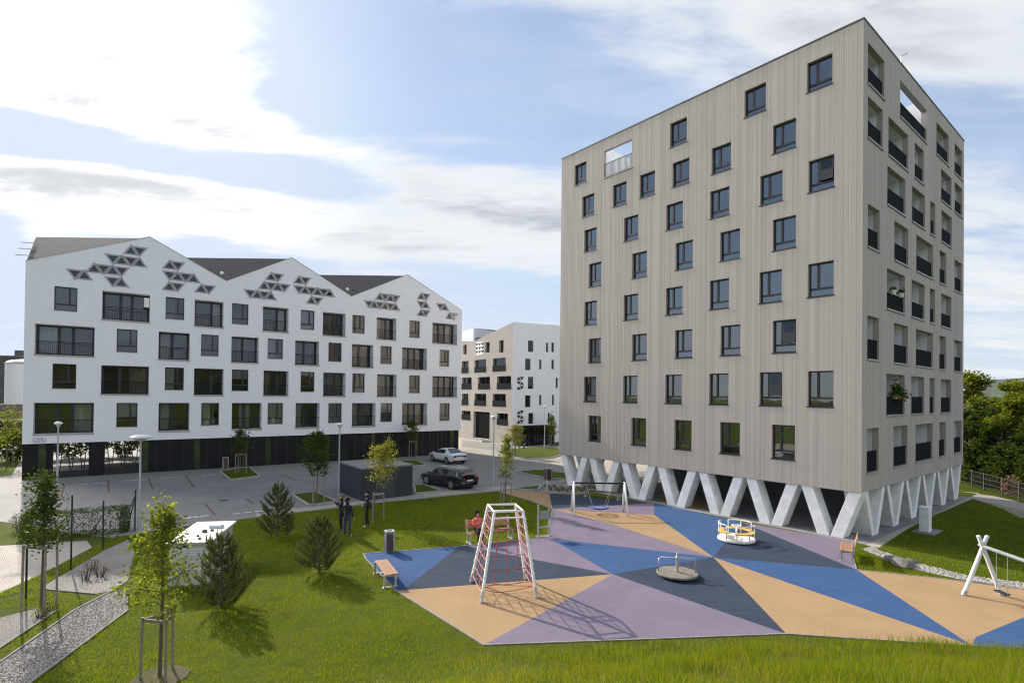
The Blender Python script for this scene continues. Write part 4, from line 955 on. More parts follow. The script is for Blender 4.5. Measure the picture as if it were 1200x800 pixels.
for z, v_ in ((.25, .0), (.28, .45)): rope(mb, fz(.0, .1, .35), fz(.3, v_, .25), .012, .03); rope(mb, fz(.3, v_, .25), fz(1, .1, .3), .012, .03)
for u_ in (.3, .8): mb.lathe([(0, -.03), (.03, 0), (0, .03)], fz(u_, .45, .25), 8)
part('climbing_net', mb, M['rope'], cf)
# basket swing
bs = thing('basket_swing', 'white nest swing with a dark top bar and a round blue basket near the pillars', 'swing', (4.95, 30.6, 0))
for sx in (-1, 1):
    for sy in (-1, 1):
        part('leg', MB().tube([(sx*1.48, sy*.66, .01), (sx*1.42, sy*.06, 1.78)], [.062, .055], 10), M['white'], bs, smooth=True)
part('top_bar', MB().tube([(-1.5, 0, 1.72), (1.5, 0, 1.72)], .05, 10), M['black'], bs)
mb = MB()
for k_ in range(4):
    an = R(45+90*k_); mb.tube([(.5*math.cos(an), .5*math.sin(an), .38), (.75 if math.cos(an) > 0 else -.75, 0, 1.70)], .008, 4, False)
part('chain', mb, M['galv'], bs)
mb = MB(); ring = [(.52*math.cos(2*math.pi*i/28), .52*math.sin(2*math.pi*i/28), .38) for i in range(29)]; mb.tube(ring, .042, 8, False)
bk = part('basket', mb, M['bluep'], bs, smooth=True)
mb = MB()
for i in range(-4, 5):
    x = i*.11; y = math.sqrt(max(0, .25-x*x)); mb.tube([(x, -y, .37), (x, 0, .29), (x, y, .37)], .009, 4, False); mb.tube([(-y, x, .37), (0, x, .29), (y, x, .37)], .009, 4, False)
part('basket_net', mb, mat('pale_blue_rope', (.35, .42, .62), .8, .1), bk)
# roundabout with seats
mg = thing('roundabout', 'white roundabout with railings and yellow seats on the navy rubber', 'roundabout', (10.42, 25.2, .012))
part('platform', MB().lathe([(0, .03), (.74, .03), (.82, .06), (.82, .14), (.78, .17), (0, .17)], n=40), M['white'], mg)
part('base_ring', MB().lathe([(0, 0), (.55, 0), (.6, .03), (0, .03)], n=30), M['black'], mg)
mb = MB()
def arc(r_, z, a0, a1, n=14): return [(r_*math.cos(R(a0+(a1-a0)*i/n)), r_*math.sin(R(a0+(a1-a0)*i/n)), z) for i in range(n+1)]
SEGS = [(130, 215), (250, 335), (10, 95)]
for a0, a1 in SEGS:
    P = arc(.77, .80, a0, a1); mb.tube([(P[0][0], P[0][1], .62)]+P+[(P[-1][0], P[-1][1], .62)], .026, 8)
    for an in (a0, (a0+a1)/2, a1): mb.tube([(.77*math.cos(R(an)), .77*math.sin(R(an)), .17), (.77*math.cos(R(an)), .77*math.sin(R(an)), .80)], .024, 8)
part('railing', mb, M['white'], mg, smooth=True)
for a0, a1 in SEGS:
    mb = MB(); n = 12
    for i in range(n):
        q0, q1 = R(a0-6+(a1-a0+12)*i/n), R(a0-6+(a1-a0+12)*(i+1)/n); r0, r1 = .55, .80
        mb.hexa([(r0*math.cos(q0), r0*math.sin(q0), .42), (r1*math.cos(q0), r1*math.sin(q0), .42), (r1*math.cos(q1), r1*math.sin(q1), .42), (r0*math.cos(q1), r0*math.sin(q1), .42),
                 (r0*math.cos(q0), r0*math.sin(q0), .47), (r1*math.cos(q0), r1*math.sin(q0), .47), (r1*math.cos(q1), r1*math.sin(q1), .47), (r0*math.cos(q1), r0*math.sin(q1), .47)])
    part('seat', mb, M['yellow'], mg)
part('steering_wheel', MB().tube([(0, 0, .17), (0, 0, .7)], .035, 10).tube(arc(.2, .7, 0, 360, 20), .02, 6, False).tube([(-.2, 0, .7), (.2, 0, .7)], .015, 6), M['white'], mg)
# flat disc roundabout
md = thing('disc_roundabout', 'flat grey disc roundabout with a steel centre post and hoop handle', 'roundabout', (6.15, 20.1, .012))
part('platform', MB().lathe([(0, .07), (.68, .07), (.74, .10), (.74, .15), (.72, .165), (0, .165)], n=40), mat('grey_wood_deck', (.19, .165, .135), .8, .25, 5), md)
part('base_ring', MB().lathe([(0, 0), (.5, 0), (.55, .07), (0, .07)], n=30), M['black'], md)
part('centre_post', MB().lathe([(.06, .165), (.06, .72), (.045, .74), (.045, .80), (.02, .9), (0, .9)], n=16), M['galv'], md)
part('hoop_handle', MB().tube([(-.66, .1, .165), (-.66, .1, .62), (-.6, .09, .68), (.58, -.06, .68), (.64, -.07, .62), (.64, -.07, .165)], .02, 8), M['galv'], md, smooth=True)
# A-frame swing on the right
sw = thing('two_seat_swing', 'white X-legged swing with a grey beam and chains at the right edge', 'swing', (16.0, 18.5, .012))
bd = Vector((-.08, -1, 0)).normalized()
for k_, off in enumerate((0, 3.4)):
    c0 = bd*off
    for sx in (-1, 1):
        mb = MB().tube([c0+Vector((sx*.64, .0, .0)), c0+Vector((-sx*.14, .0, 1.98))], [.07, .06], 12)
        lg = part('leg', mb, M['white'], sw, smooth=False)
        part('foot_shoe', MB().tube([c0+Vector((sx*.645, 0, 0)), c0+Vector((sx*.59, 0, .16))], .078, 12), M['galv'], lg)
        part('leg_cap', MB().lathe([(.066, 0), (.066, .03), (.03, .06), (0, .065)], c0+Vector((-sx*.14, 0, 1.965)), 12), M['white'], lg)
part('beam', MB().tube([bd*-.15+Vector((0, 0, 1.66)), bd*3.6+Vector((0, 0, 1.66))], .06, 12), mat('grey_beam', (.20, .22, .235), .5, .15), sw)
for c_ in (.8, 2.1):
    st = MB().box(-.22, .22, -.09, .09, .36, .40)
    p = bd*c_; o2 = part('swing_seat', st, M['black'], sw, p); o2.rotation_euler = (0, 0, R(90-4))
    mb = MB()
    for s_ in (-.22, .22): mb.tube([bd*(c_+s_)+Vector((0, 0, 1.62)), bd*(c_+s_)+Vector((0, 0, .40))], .010, 5)
    part('chain', mb, M['galv'], sw)
# benches
def bench(label, p, q_, back=True, name='park_bench', wood='wood', z=.46):
    p = Vector((*p, 0)); q_ = Vector((*q_, 0)); L = (q_-p).length; an = math.atan2((q_-p).y, (q_-p).x)
    t = thing(name, label, 'bench', p, an)
    mb_ = MB()
    for i in range(4): mb_.box(0, L, -.02+i*.115-.4, .082+i*.115-.4, z-.04, z)
    part('seat', mb_, M[wood], t, bevel=.006)
    if back:
        mb_ = MB()
        for i in range(3):
            zz = z+.13+i*.125; yy = .08+i*.03; mb_.hexa([(0, yy, zz), (L, yy, zz), (L, yy+.035, zz), (0, yy+.035, zz), (0, yy+.025, zz+.1), (L, yy+.025, zz+.1), (L, yy+.06, zz+.1), (0, yy+.06, zz+.1)])
        part('backrest', mb_, M[wood], t, bevel=.005)
    for x in (.08, L-.08):
        mb_ = MB().box(x-.03, x+.03, -.38, -.31, 0, z-.041).box(x-.03, x+.03, -.0, .07, 0, z-.041).box(x-.031, x+.031, -.39, .08, z-.09, z-.042).box(x-.06, x+.06, -.42, .11, 0, .02)
        if back: mb_.hexa([(x-.025, .05, z-.04), (x+.025, .05, z-.04), (x+.025, .1, z-.04), (x-.025, .1, z-.04), (x-.025, .165, z+.52), (x+.025, .165, z+.52), (x+.025, .2, z+.52), (x-.025, .2, z+.52)])
        part('leg', mb_, M['galv'], t)
    return t
bench('backless wooden bench with grey steel legs at the left corner of the rubber surface', (-4.2, 18.55), (-4.96, 20.15), back=False)
bench('wooden bench with backrest beside the lawn where a person in coral sits', (-1.98, 24.42), (.0, 25.42))
bench('orange wooden bench with backrest beside the gravel border near the tower corner', (14.6, 23.3), (13.75, 22.0))
bench('low dark bench behind the nest swing near the pillars', (4.9, 36.0), (7.0, 34.9), back=False, wood='woodd')
# information board
ib = thing('information_board', 'grey information board on two posts seen from behind at the lawn edge', 'notice board', (1.55, 25.6, 0), R(20))
part('post', MB().box(-.30, -.24, -.03, .03, 0, 1.5), M['galv'], ib); part('post', MB().box(.24, .30, -.03, .03, 0, 1.28), M['galv'], ib)
part('board', MB().box(-.20, .30, -.05, -.031, .82, 1.2), mat('grey_board', (.27, .28, .27), .6, .1), ib); part('lower_rail', MB().box(-.24, .24, -.02, .02, .4, .46), M['galv'], ib)
part('base_plate', MB().box(-.38, .38, -.14, .14, .005, .03), M['concd'], ib)
# litter bins
def litter_bin(label, p, rz, h_=.85, w_=.33, planks='rust'):
    t = thing('litter_bin', label, 'bin', (p[0], p[1], 0), rz); w2 = w_/2
    for sx in (-1, 1):
        for sy in (-1, 1): part('corner_post', MB().box(sx*w2-.025, sx*w2+.025, sy*w2-.025, sy*w2+.025, 0, h_), M['galv'], t)
    part('panel', MB().box(-w2+.03, w2-.03, -w2, -w2+.03, .08, h_-.08).box(-w2+.03, w2-.03, w2-.03, w2, .08, h_-.08).box(-w2, -w2+.03, -w2+.03, w2-.03, .08, h_-.08).box(w2-.03, w2, -w2+.03, w2-.03, .08, h_-.08), M[planks], t)
    mb_ = MB(); o1, i1 = w2+.03, w2-.06
    mb_.box(-o1, o1, -o1, -i1, h_, h_+.04).box(-o1, o1, i1, o1, h_, h_+.04).box(-o1, -i1, -i1, i1, h_, h_+.04).box(i1, o1, -i1, i1, h_, h_+.04); part('lid', mb_, M['galv'], t)
    part('liner', MB().box(-i1, i1, -i1, i1, .1, h_-.1), M['black'], t)
    return t
litter_bin('brown panelled litter bin with a steel rim on the corner of the blue rubber', (-5.07, 22.9), R(20), .83)
litter_bin('brown plank litter bin by the far pavement in front of the pillars', (2.9, 42.9), R(20), .85, .42)
litter_bin('small brown litter bin at the planted island under the gabled block', gp(264, 549).to_2d(), R(35), .95, .4)
# white utility cabinet
ub = thing('utility_cabinet', 'white flat-roofed utility cabinet with louvred doors on the lawn', 'utility cabinet', (-11.55, 18.35, 0), R(12))
part('cabinet_body', MB().box(.06, 1.26, .06, 2.95, .05, 1.42), mat('cream_panel', (.60, .61, .57), .6, .08, 1.5), ub)
part('base', MB().box(.02, 1.3, .02, 3.0, 0, .05), M['concd'], ub)
part('roof', MB().hexa([(-.05, -.05, 1.421), (1.38, -.05, 1.421), (1.38, 3.05, 1.421), (-.05, 3.05, 1.421), (-.05, -.05, 1.50), (1.38, -.05, 1.50), (1.38, 3.05, 1.52), (-.05, 3.05, 1.52)]), mat('cabinet_roof', (.42, .42, .41), .6, .12, 2.5), ub)
mb = MB()
for i in range(9): mb.hexa([(.12, .03, .55+i*.08), (1.18, .03, .55+i*.08), (1.18, .058, .60+i*.08), (.12, .058, .60+i*.08), (.12, .035, .575+i*.08), (1.18, .035, .575+i*.08), (1.18, .059, .62+i*.08), (.12, .059, .62+i*.08)])
part('louvre', mb, M['galv'], ub); part('door_joint', MB().box(.655, .668, .052, .0595, .1, 1.4).box(.655, .668, .052, .0595, .1, .11), M['frame'], ub); part('vent', MB().box(1.261, 1.275, .5, 1.1, .8, 1.2).box(1.261, 1.272, 1.9, 2.5, .8, 1.2), M['galv'], ub); part('handle', MB().box(.5, .72, .02, .058, 1.33, 1.39), M['black'], ub)
for i, (x, y, s_) in enumerate(((.75, 1.35, .09), (.95, 1.5, .06), (.72, .75, .05), (.9, .35, .05), (.8, 2.2, .07))):
    tag(link('roof_stone', MB().lathe([(s_*.9, 0), (s_*1.1, s_*.5), (s_*.6, s_), (0, s_*1.05)], n=7).mesh('roof_stone', M['woodd']), None, (-11.55+.978*x-.208*y, 18.35+.208*x+.978*y, 1.512)), 'small brown stone lying on the white cabinet roof', 'stone', 'stones on the cabinet roof')
tag(link('roof_hatch', MB().box(-.22, .22, -.12, .12, 0, .09).box(-.2, .2, -.1, .1, .09, .11).mesh('roof_hatch', M['white']), None, (-11.55+.978*.95-.208*2.0, 18.35+.208*.95+.978*2.0, 1.515)), 'small pale box fitting on the white cabinet roof', 'roof fitting')
# dark kiosk (bin store)
kp = [Vector((-11.47, 36.56)), Vector((-9.17, 33.54)), Vector((-6.43, 35.62))]
ks = thing('bin_store', 'dark slate bin store with a pale flat roof beside the lawn', 'shed', (kp[1].x, kp[1].y, 0), math.atan2((kp[2]-kp[1]).y, (kp[2]-kp[1]).x))
kl = (kp[2]-kp[1]).length; kd = (kp[0]-kp[1]).length
part('wall', MB().box(0, kl, 0, kd, 0, 1.92), M['navyp'], ks); part('roof', MB().box(-.05, kl+.05, -.05, kd+.05, 1.921, 2.02), M['concd'], ks)
mb = MB(); mb.box(-.004, kl, -.008, -.002, .98, 1.0)
for x in np.arange(.3, kl, .6): mb.box(x, x+.012, -.008, -.002, .02, .975)
part('panel_joint', mb, M['frame'], ks)
part('gate', MB().box(kl*.3, kl*.62, -.03, -.009, .05, 1.85), mat('perforated_gate', (.05, .058, .072), .6, .3, 14), ks)
# lamp posts
def lamp_post(label, x, y, h_, head=.32):
    t = thing('lamp_post', label, 'street lamp', (x, y, 0), 0, 'street lamps')
    part('pole', MB().lathe([(.075, 0), (.075, .9), (.05, 1.0), (.04, h_-.25)], n=12), M['lampp'], t, smooth=True)
    part('base_flange', MB().lathe([(.13, 0), (.13, .03), (.08, .05)], n=12), M['galv'], t)
    part('lamp_head', MB().lathe([(0, h_+.10), (head*.55, h_+.075), (head*.95, h_), (head, h_-.04), (head*.9, h_-.07)], n=24), M['white'], t, smooth=True)
    part('diffuser', MB().lathe([(head*.9, h_-.07), (head*.5, h_-.14), (.06, h_-.25), (.04, h_-.25)], n=24), mat('opal_diffuser', (.55, .56, .56), .4, 0), t)
    return t
lamp_post('slim grey lamp post beside the columnar tree at the fence', -27.6, 33.2, 4.6, .22)
lamp_post('grey lamp post with a wide white dome behind the near linden', -17.5, 25.75, 4.45, .46)
lamp_post('grey lamp post beside the dark bin store', -11.14, 35.33, 4.6, .22)
lamp_post('grey lamp post at the lawn edge near the black car', -1.26, 38.92, 5.05, .22)
lamp_post('distant lamp post in front of the white side of the far block', 4.01, 66.1, 5.3, .2)
lamp_post('distant lamp post beside the garage of the tan block', .4, 80.0, 5.6, .2)
lamp_post('tallest-looking distant lamp post before the tan brick facade', -3.3, 82, 6.6, .2)
# wire mesh fence
fe = thing('mesh_fence', 'dark green wire mesh fence with steel posts along the gravel at left', 'fence', (0, 0, 0))
FP = [(-17.7, 25.74, 1.95), (-16.9, 22.66, 2.05), (-16.17, 20.13, 2.75), (-15.3, 17.3, 2.1), (-14.9, 14.6, 2.1), (-14.6, 11.5, 2.1)]
for x, y, h_ in FP: part('post', MB().tube([(x, y, 0), (x, y, h_)], .03, 8), mat('green_post', (.012, .02, .02), .5, .1), fe)
part('brace', MB().tube([(-17.7, 25.74, 1.7), (-17.2, 23.8, .1)], .022, 6).tube([(-17.7, 25.74, 1.7), (-18.6, 26.6, .1)], .022, 6), MATS['green_post'], fe)
mb = MB()
for (x0, y0, _), (x1, y1, _) in zip(FP, FP[1:]):
    p = Vector((x0, y0, 0)); q_ = Vector((x1, y1, 0)); L = (q_-p).length; hh = 1.85
    nn = int(L/.09)
    for i in range(nn):
        for sg in (1, -1):
            a_, b_ = i*L/nn, i*L/nn+sg*hh*.6
            za, zb_ = .05, .05+hh
            if b_ > L: zb_ = .05+hh*(L-a_)/(b_-a_); b_ = L
            if b_ < 0: zb_ = .05+hh*(-a_)/(b_-a_); b_ = 0
            if abs(b_-a_) < .01: continue
            A_ = p.lerp(q_, a_/L); B_ = p.lerp(q_, b_/L); w_ = Vector((0, 0, .0035))
            mb.quad((A_.x, A_.y, za-.0035), (B_.x, B_.y, zb_-.0035), (B_.x, B_.y, zb_+.0035), (A_.x, A_.y, za+.0035))
part('wire_mesh', mb, MATS['green_post'], fe)
f2 = thing('low_wire_fence', 'low grey wire fence below the dense trees at right', 'fence', (0, 0, 0))
FQ = [(36.3, 45.5), (35.93, 43.58), (35.4, 41.9), (34.83, 40.19), (34.2, 38.0), (33.71, 36.21), (33.4, 34.0), (33.2, 32)]
for x, y in FQ: part('post', MB().box(x-.035, x+.035, y-.035, y+.035, 0, 1.25), mat('weathered_post', (.085, .083, .08), .8, .2), f2)
mb = MB()
for (x0, y0), (x1, y1) in zip(FQ, FQ[1:]):
    for z in (.15, .5, .85, 1.2): mb.bar((x0, y0, z), (x1, y1, z), .03)
    for i in range(12): f = i/12; mb.bar((x0+(x1-x0)*f, y0+(y1-y0)*f, .1), (x0+(x1-x0)*f, y0+(y1-y0)*f, 1.2), .014)
part('wire_panel', mb, mat('weathered_wire', (.05, .052, .048), .8, .2), f2)
# concrete service pillar by the tower
sp = thing('service_pillar', 'pale concrete service pillar on a slab beside the tower path', 'utility pillar', (20.7, 27.25, 0), R(39))
part('pillar_body', MB().box(-.25, .25, -.20, .20, .06, 1.22), M['conc'], sp, bevel=.015); part('pillar_cap', MB().box(-.27, .27, -.22, .22, 1.221, 1.27), M['conc'], sp); part('slab', MB().box(-.6, .95, -.5, .4, 0, .058), M['concd'], sp)
# bollard at the far island
for i, (u, v) in enumerate(((614, 526.5), (641, 578))):
    p = gp(u, v); t = thing('bollard', ('dark bollard on the far oval lawn', 'thin grey marker post at the planting bed')[i], 'bollard', p)
    part('bollard_body', MB().lathe([(.09, 0), (.09, .75), (.07, .82), (0, .84)], n=10), M['navyp'] if i == 0 else M['galv'], t); part('band', MB().lathe([(.093, .6), (.093, .68)], n=10), M['galv'], t)
# boulders and pebbles of the gravel border
def stone_mesh(r_, seed):
    bm = bmesh.new(); bmesh.ops.create_icosphere(bm, subdivisions=2, radius=r_); rs = random.Random(seed)
    k_ = [Vector((rs.uniform(-1, 1), rs.uniform(-1, 1), rs.uniform(-1, 1))) for _ in range(5)]
    for v in bm.verts:
        n_ = v.co.normalized(); v.co *= 1+.16*sum(math.sin(3*n_.dot(q_)+i) for i, q_ in enumerate(k_))/2; v.co.z *= .6; v.co.x *= 1.35
    me = bpy.data.meshes.new('boulder'); bm.to_mesh(me); bm.free(); me.materials.append(mat('grey_boulder', (.16, .15, .135), .9, .3, 4, .5, 20)); return me
for i, (u, v, r_, lab) in enumerate(((1046, 657, .30, 'large grey boulder lying on the pale gravel border'), (1058, 662, .36, 'broad grey boulder at the lower edge of the pale gravel border'), (1066, 659.5, .2, 'small grey boulder near the middle of the pale gravel border'))):
    p = gp(u, v); tag(link('boulder', stone_mesh(r_, i), None, (p.x, p.y, .06), i*1.3), lab, 'boulder')
def inpoly(P, x, y):
    P = np.array(P); r_ = np.zeros(len(x), bool); j = len(P)-1
    for i in range(len(P)):
        c_ = ((P[i, 1] > y) != (P[j, 1] > y)) & (x < (P[j, 0]-P[i, 0])*(y-P[i, 1])/(P[j, 1]-P[i, 1]+1e-12)+P[i, 0]); r_ ^= c_; j = i
    return r_
def pebbles(name, poly, n, r0, r1, m_, z):
    P = np.array(poly); x = rng.uniform(P[:, 0].min(), P[:, 0].max(), n*4); y = rng.uniform(P[:, 1].min(), P[:, 1].max(), n*4)
    k_ = inpoly(poly, x, y); x, y = x[k_][:n], y[k_][:n]; mb_ = MB()
    for xx, yy in zip(x, y):
        r_ = rng.uniform(r0, r1); an = rng.uniform(0, 6.28); c_, s_ = math.cos(an), math.sin(an); i = len(mb_.v); h_ = r_*rng.uniform(.5, 1)
        for px_, py_, pz_ in ((1.2, 0, .2), (.2, .8, .25), (-1, .1, .15), (-.1, -.9, .2), (.1, .1, 1)): mb_.v.append((xx+r_*(px_*c_-py_*s_), yy+r_*(px_*s_+py_*c_), z+h_*pz_))
        for f in ((0, 1, 4), (1, 2, 4), (2, 3, 4), (3, 0, 4)): mb_.f.append((i+f[0], i+f[1], i+f[2])); mb_.mi.append(0)
    return struct(name, mb_, m_, kind='stuff')
pebm = leaf_mat('pale_pebbles', (.22, .205, .18), (.50, .475, .43), 0, .9); pebg = leaf_mat('grey_pebbles', (.20, .18, .165), (.34, .31, .285), 0, .9)
tag(pebbles('pebbles', GRV, 4200, .02, .06, pebm, .012), 'pale pebbles of the gravel border', 'gravel', None, 'stuff')
tag(pebbles('path_gravel', PATHP, 7000, .008, .02, pebg, .018), 'grey gravel of the garden path', 'gravel', None, 'stuff')

# ------------------------------------------------------------ cars
def car(name, label, loc, heading, estate, paint, L=4.75, Wd=1.84, H=1.43):
    t = thing(name, label, 'car', loc, heading)   # local +x is forward
    hw = Wd/2
    # stations: x, low z, belt z, roof z, belt half width, roof half width
    if estate:
        stn = [(-2.36, .42, .80, .86, .80, .74), (-2.28, .30, .90, 1.0, .88, .78), (-2.12, .24, .93, 1.24, .90, .68), (-1.85, .22, .93, 1.42, .91, .64), (-.9, .22, .92, H, .92, .62), (.0, .22, .90, H, .92, .62), (.42, .22, .89, 1.38, .92, .61), (.95, .22, .88, 1.05, .92, .70), (1.2, .22, .86, .93, .91, .74), (1.85, .23, .78, .84, .90, .68), (2.2, .26, .68, .74, .82, .60), (2.37, .36, .56, .60, .66, .5)]
        roofi = (2, 6); wsi = (6, 8); rwi = (1, 3)
    else:
        stn = [(-2.37, .42, .82, .88, .76, .66), (-2.3, .30, .92, .98, .84, .72), (-1.85, .24, .95, 1.02, .89, .72), (-1.6, .22, .94, 1.10, .90, .68), (-.95, .22, .92, 1.40, .91, .58), (-.2, .22, .90, H, .92, .59), (.35, .22, .89, 1.37, .92, .59), (.95, .22, .88, 1.04, .92, .70), (1.2, .22, .86, .93, .91, .74), (1.85, .23, .78, .84, .90, .68), (2.2, .26, .68, .74, .82, .60), (2.37, .36, .56, .60, .66, .5)]
        roofi = (4, 6); wsi = (6, 8); rwi = (3, 4)
    mb_ = MB(); n = 15
    def ring(s_):
        x, zl, zb_, zr, bw, rw = s_; sh = zb_-.10
        half = [(0, zl), (hw*.80, zl), (min(hw, bw+.02)*.97, zl+.10), (min(hw, bw+.03), (zl+sh)/2+.05), (bw+.01, sh), (bw-.02, zb_), (rw+.02, zr-.05 if zr-zb_ > .15 else zr-.02), (rw*.75, zr-.008), (0, zr)]
        return [(x, y, z) for y, z in half]+[(x, -y, z) for y, z in half[-2:0:-1]]
    rings = [ring(s_) for s_ in stn]; nr = len(rings[0])
    for r_ in rings: mb_.v += r_
    for i in range(len(rings)-1):
        for k_ in range(nr): mb_.f.append((i*nr+k_, i*nr+(k_+1) % nr, (i+1)*nr+(k_+1) % nr, (i+1)*nr+k_)); mb_.mi.append(0)
    mb_.f.append(tuple(range(nr))); mb_.mi.append(0); mb_.f.append(tuple((len(rings)-1)*nr+k_ for k_ in range(nr))[::-1]); mb_.mi.append(0)
    body = part('body', mb_, paint, t, smooth=True)
    gm = mat('car_glass', (.012, .014, .016), .05, 0, spec=1.0); blk = M['black']
    def side_pt(i, f, sg, off=.012):
        x, zl, zb_, zr, bw, rw = stn[i]; zt = zr-.05; 
        return (x, sg*((bw-.02)*(1-f)+(rw+.02)*f+off), zb_*(1-f)+zt*f+.004)
    cabin = list(range(rwi[0]+1, wsi[1]))
    for sg in (-1, 1):
        wn = MB()
        for i, j in zip(cabin, cabin[1:]):
            if stn[i][3]-stn[i][2] < .14 and stn[j][3]-stn[j][2] < .14: continue
            wn.quad(side_pt(i, .12, sg), side_pt(j, .12, sg), side_pt(j, .86, sg), side_pt(i, .86, sg))
        part('side_window', wn, gm, t)
        mr = MB().hexa([(.86, sg*(hw-.02), .90), (1.0, sg*(hw-.02), .90), (1.0, sg*(hw+.16), .92), (.86, sg*(hw+.16), .92), (.86, sg*(hw-.02), 1.0), (.98, sg*(hw-.02), 1.0), (.98, sg*(hw+.16), 1.03), (.86, sg*(hw+.16), 1.03)])
        part('wing_mirror', mr, paint, t)
        part('door_handle', MB().box(-.10, .12, sg*(hw+.004)-.008, sg*(hw+.004)+.008, .76, .79).box(-1.05, -.83, sg*(hw+.002)-.008, sg*(hw+.002)+.008, .77, .80), paint, t)
        part('sill_trim', MB().box(-.95, .95, sg*hw-.03, sg*hw+.0, .20, .27), blk, t)
        part('headlight', MB().hexa([(2.12, sg*.5, .60), (2.36, sg*.48, .56), (2.22, sg*.80, .60), (2.06, sg*.84, .62), (2.10, sg*.5, .72), (2.30, sg*.48, .66), (2.18, sg*.78, .71), (2.02, sg*.83, .74)]), mat('headlight_glass', (.5, .52, .55), .1, 0), t)
        part('tail_light', MB().hexa([(-2.40, sg*.42, .70), (-2.40, sg*.70, .70), (-2.28, sg*.885, .72), (-2.30, sg*.42, .70), (-2.38, sg*.42, .84), (-2.38, sg*.70, .84), (-2.26, sg*.885, .86), (-2.28, sg*.42, .84)]), mat('tail_light_red', (.16, .008, .008), .15, 0), t)
        for wx in (-1.42, 1.40):
            part('wheel_arch', MB().tube([(wx, sg*(hw-.06), .335), (wx, sg*(hw+.005), .335)], .385, 28), blk, t)
            w_ = part('wheel', MB().tube([(wx, sg*(hw-.2), .325), (wx, sg*(hw+.008), .325)], .318, 28), blk, t)
            part('rim', MB().tube([(wx, sg*(hw+.0), .325), (wx, sg*(hw+.016), .325)], .225, 20), M['galv'], w_)
            sp_ = MB()
            for q_ in range(5):
                an = 2*math.pi*q_/5; sp_.hexa([(wx+.05*math.cos(an-.6), sg*(hw+.018), .325+.05*math.sin(an-.6)), (wx+.05*math.cos(an+.6), sg*(hw+.018), .325+.05*math.sin(an+.6)), (wx+.2*math.cos(an+.32), sg*(hw+.018), .325+.2*math.sin(an+.32)), (wx+.2*math.cos(an-.0), sg*(hw+.018), .325+.2*math.sin(an))]+
                    [(wx+.05*math.cos(an-.6), sg*(hw+.022), .325+.05*math.sin(an-.6)), (wx+.05*math.cos(an+.6), sg*(hw+.022), .325+.05*math.sin(an+.6)), (wx+.2*math.cos(an+.32), sg*(hw+.022), .325+.2*math.sin(an+.32)), (wx+.2*math.cos(an), sg*(hw+.022), .325+.2*math.sin(an))])
            part('spokes', sp_, M['frame'], w_)
    def cross(i, f): 
        x, zl, zb_, zr, bw, rw = stn[i]; return x, zr, rw
    ws = MB(); a_, b_ = stn[wsi[0]], stn[wsi[1]]; m_ = stn[wsi[0]+1]
    up = .014
    ws.quad((a_[0], -a_[5]*.9, a_[3]+up-.03), (a_[0], a_[5]*.9, a_[3]+up-.03), (m_[0], m_[5]*.95, m_[3]+up+.01), (m_[0], -m_[5]*.95, m_[3]+up+.01)); part('windscreen', ws, gm, t)
    rw_ = MB()
    if estate: rw_.quad((-2.325, -.68, 1.0), (-2.325, .68, 1.0), (-1.93, .58, 1.40), (-1.93, -.58, 1.40))
    else: rw_.quad((-1.76, -.66, 1.065), (-1.76, .66, 1.065), (-.99, .52, 1.405), (-.99, -.52, 1.405))
    part('rear_window', rw_, gm, t)
    part('number_plate', MB().box(-2.415, -2.40, -.26, .26, .60, .71), M['white'], t)
    part('bumper_trim', MB().box(-2.40, -2.2, -.72, .72, .26, .36), blk, t)
    if estate:
        for sg in (-1, 1): part('roof_rail', MB().tube([(-1.6, sg*.56, 1.42), (-1.5, sg*.56, 1.465), (.1, sg*.57, 1.465), (.2, sg*.57, 1.43)], .018, 6), M['galv'], t)
    return t
def carpaint(name, col, rough=.25):
    mm = mat(name, col, rough, .03, 2); p = mm.node_tree.nodes['Principled BSDF']; p.inputs['Coat Weight'].default_value = .8; p.inputs['Coat Roughness'].default_value = .05; return mm
car('parked_car', 'white saloon parked against the dark ground floor of the gabled block', (-6.25, 53.2, .006), math.atan2(.80, -.60), False, carpaint('white_car_paint', (.74, .75, .76)))
car('parked_car', 'black estate car parked by the lawn beside the bin store', (-4.55, 39.55, .006), math.atan2(.70, -.71), True, carpaint('black_car_paint', (.012, .010, .012)))

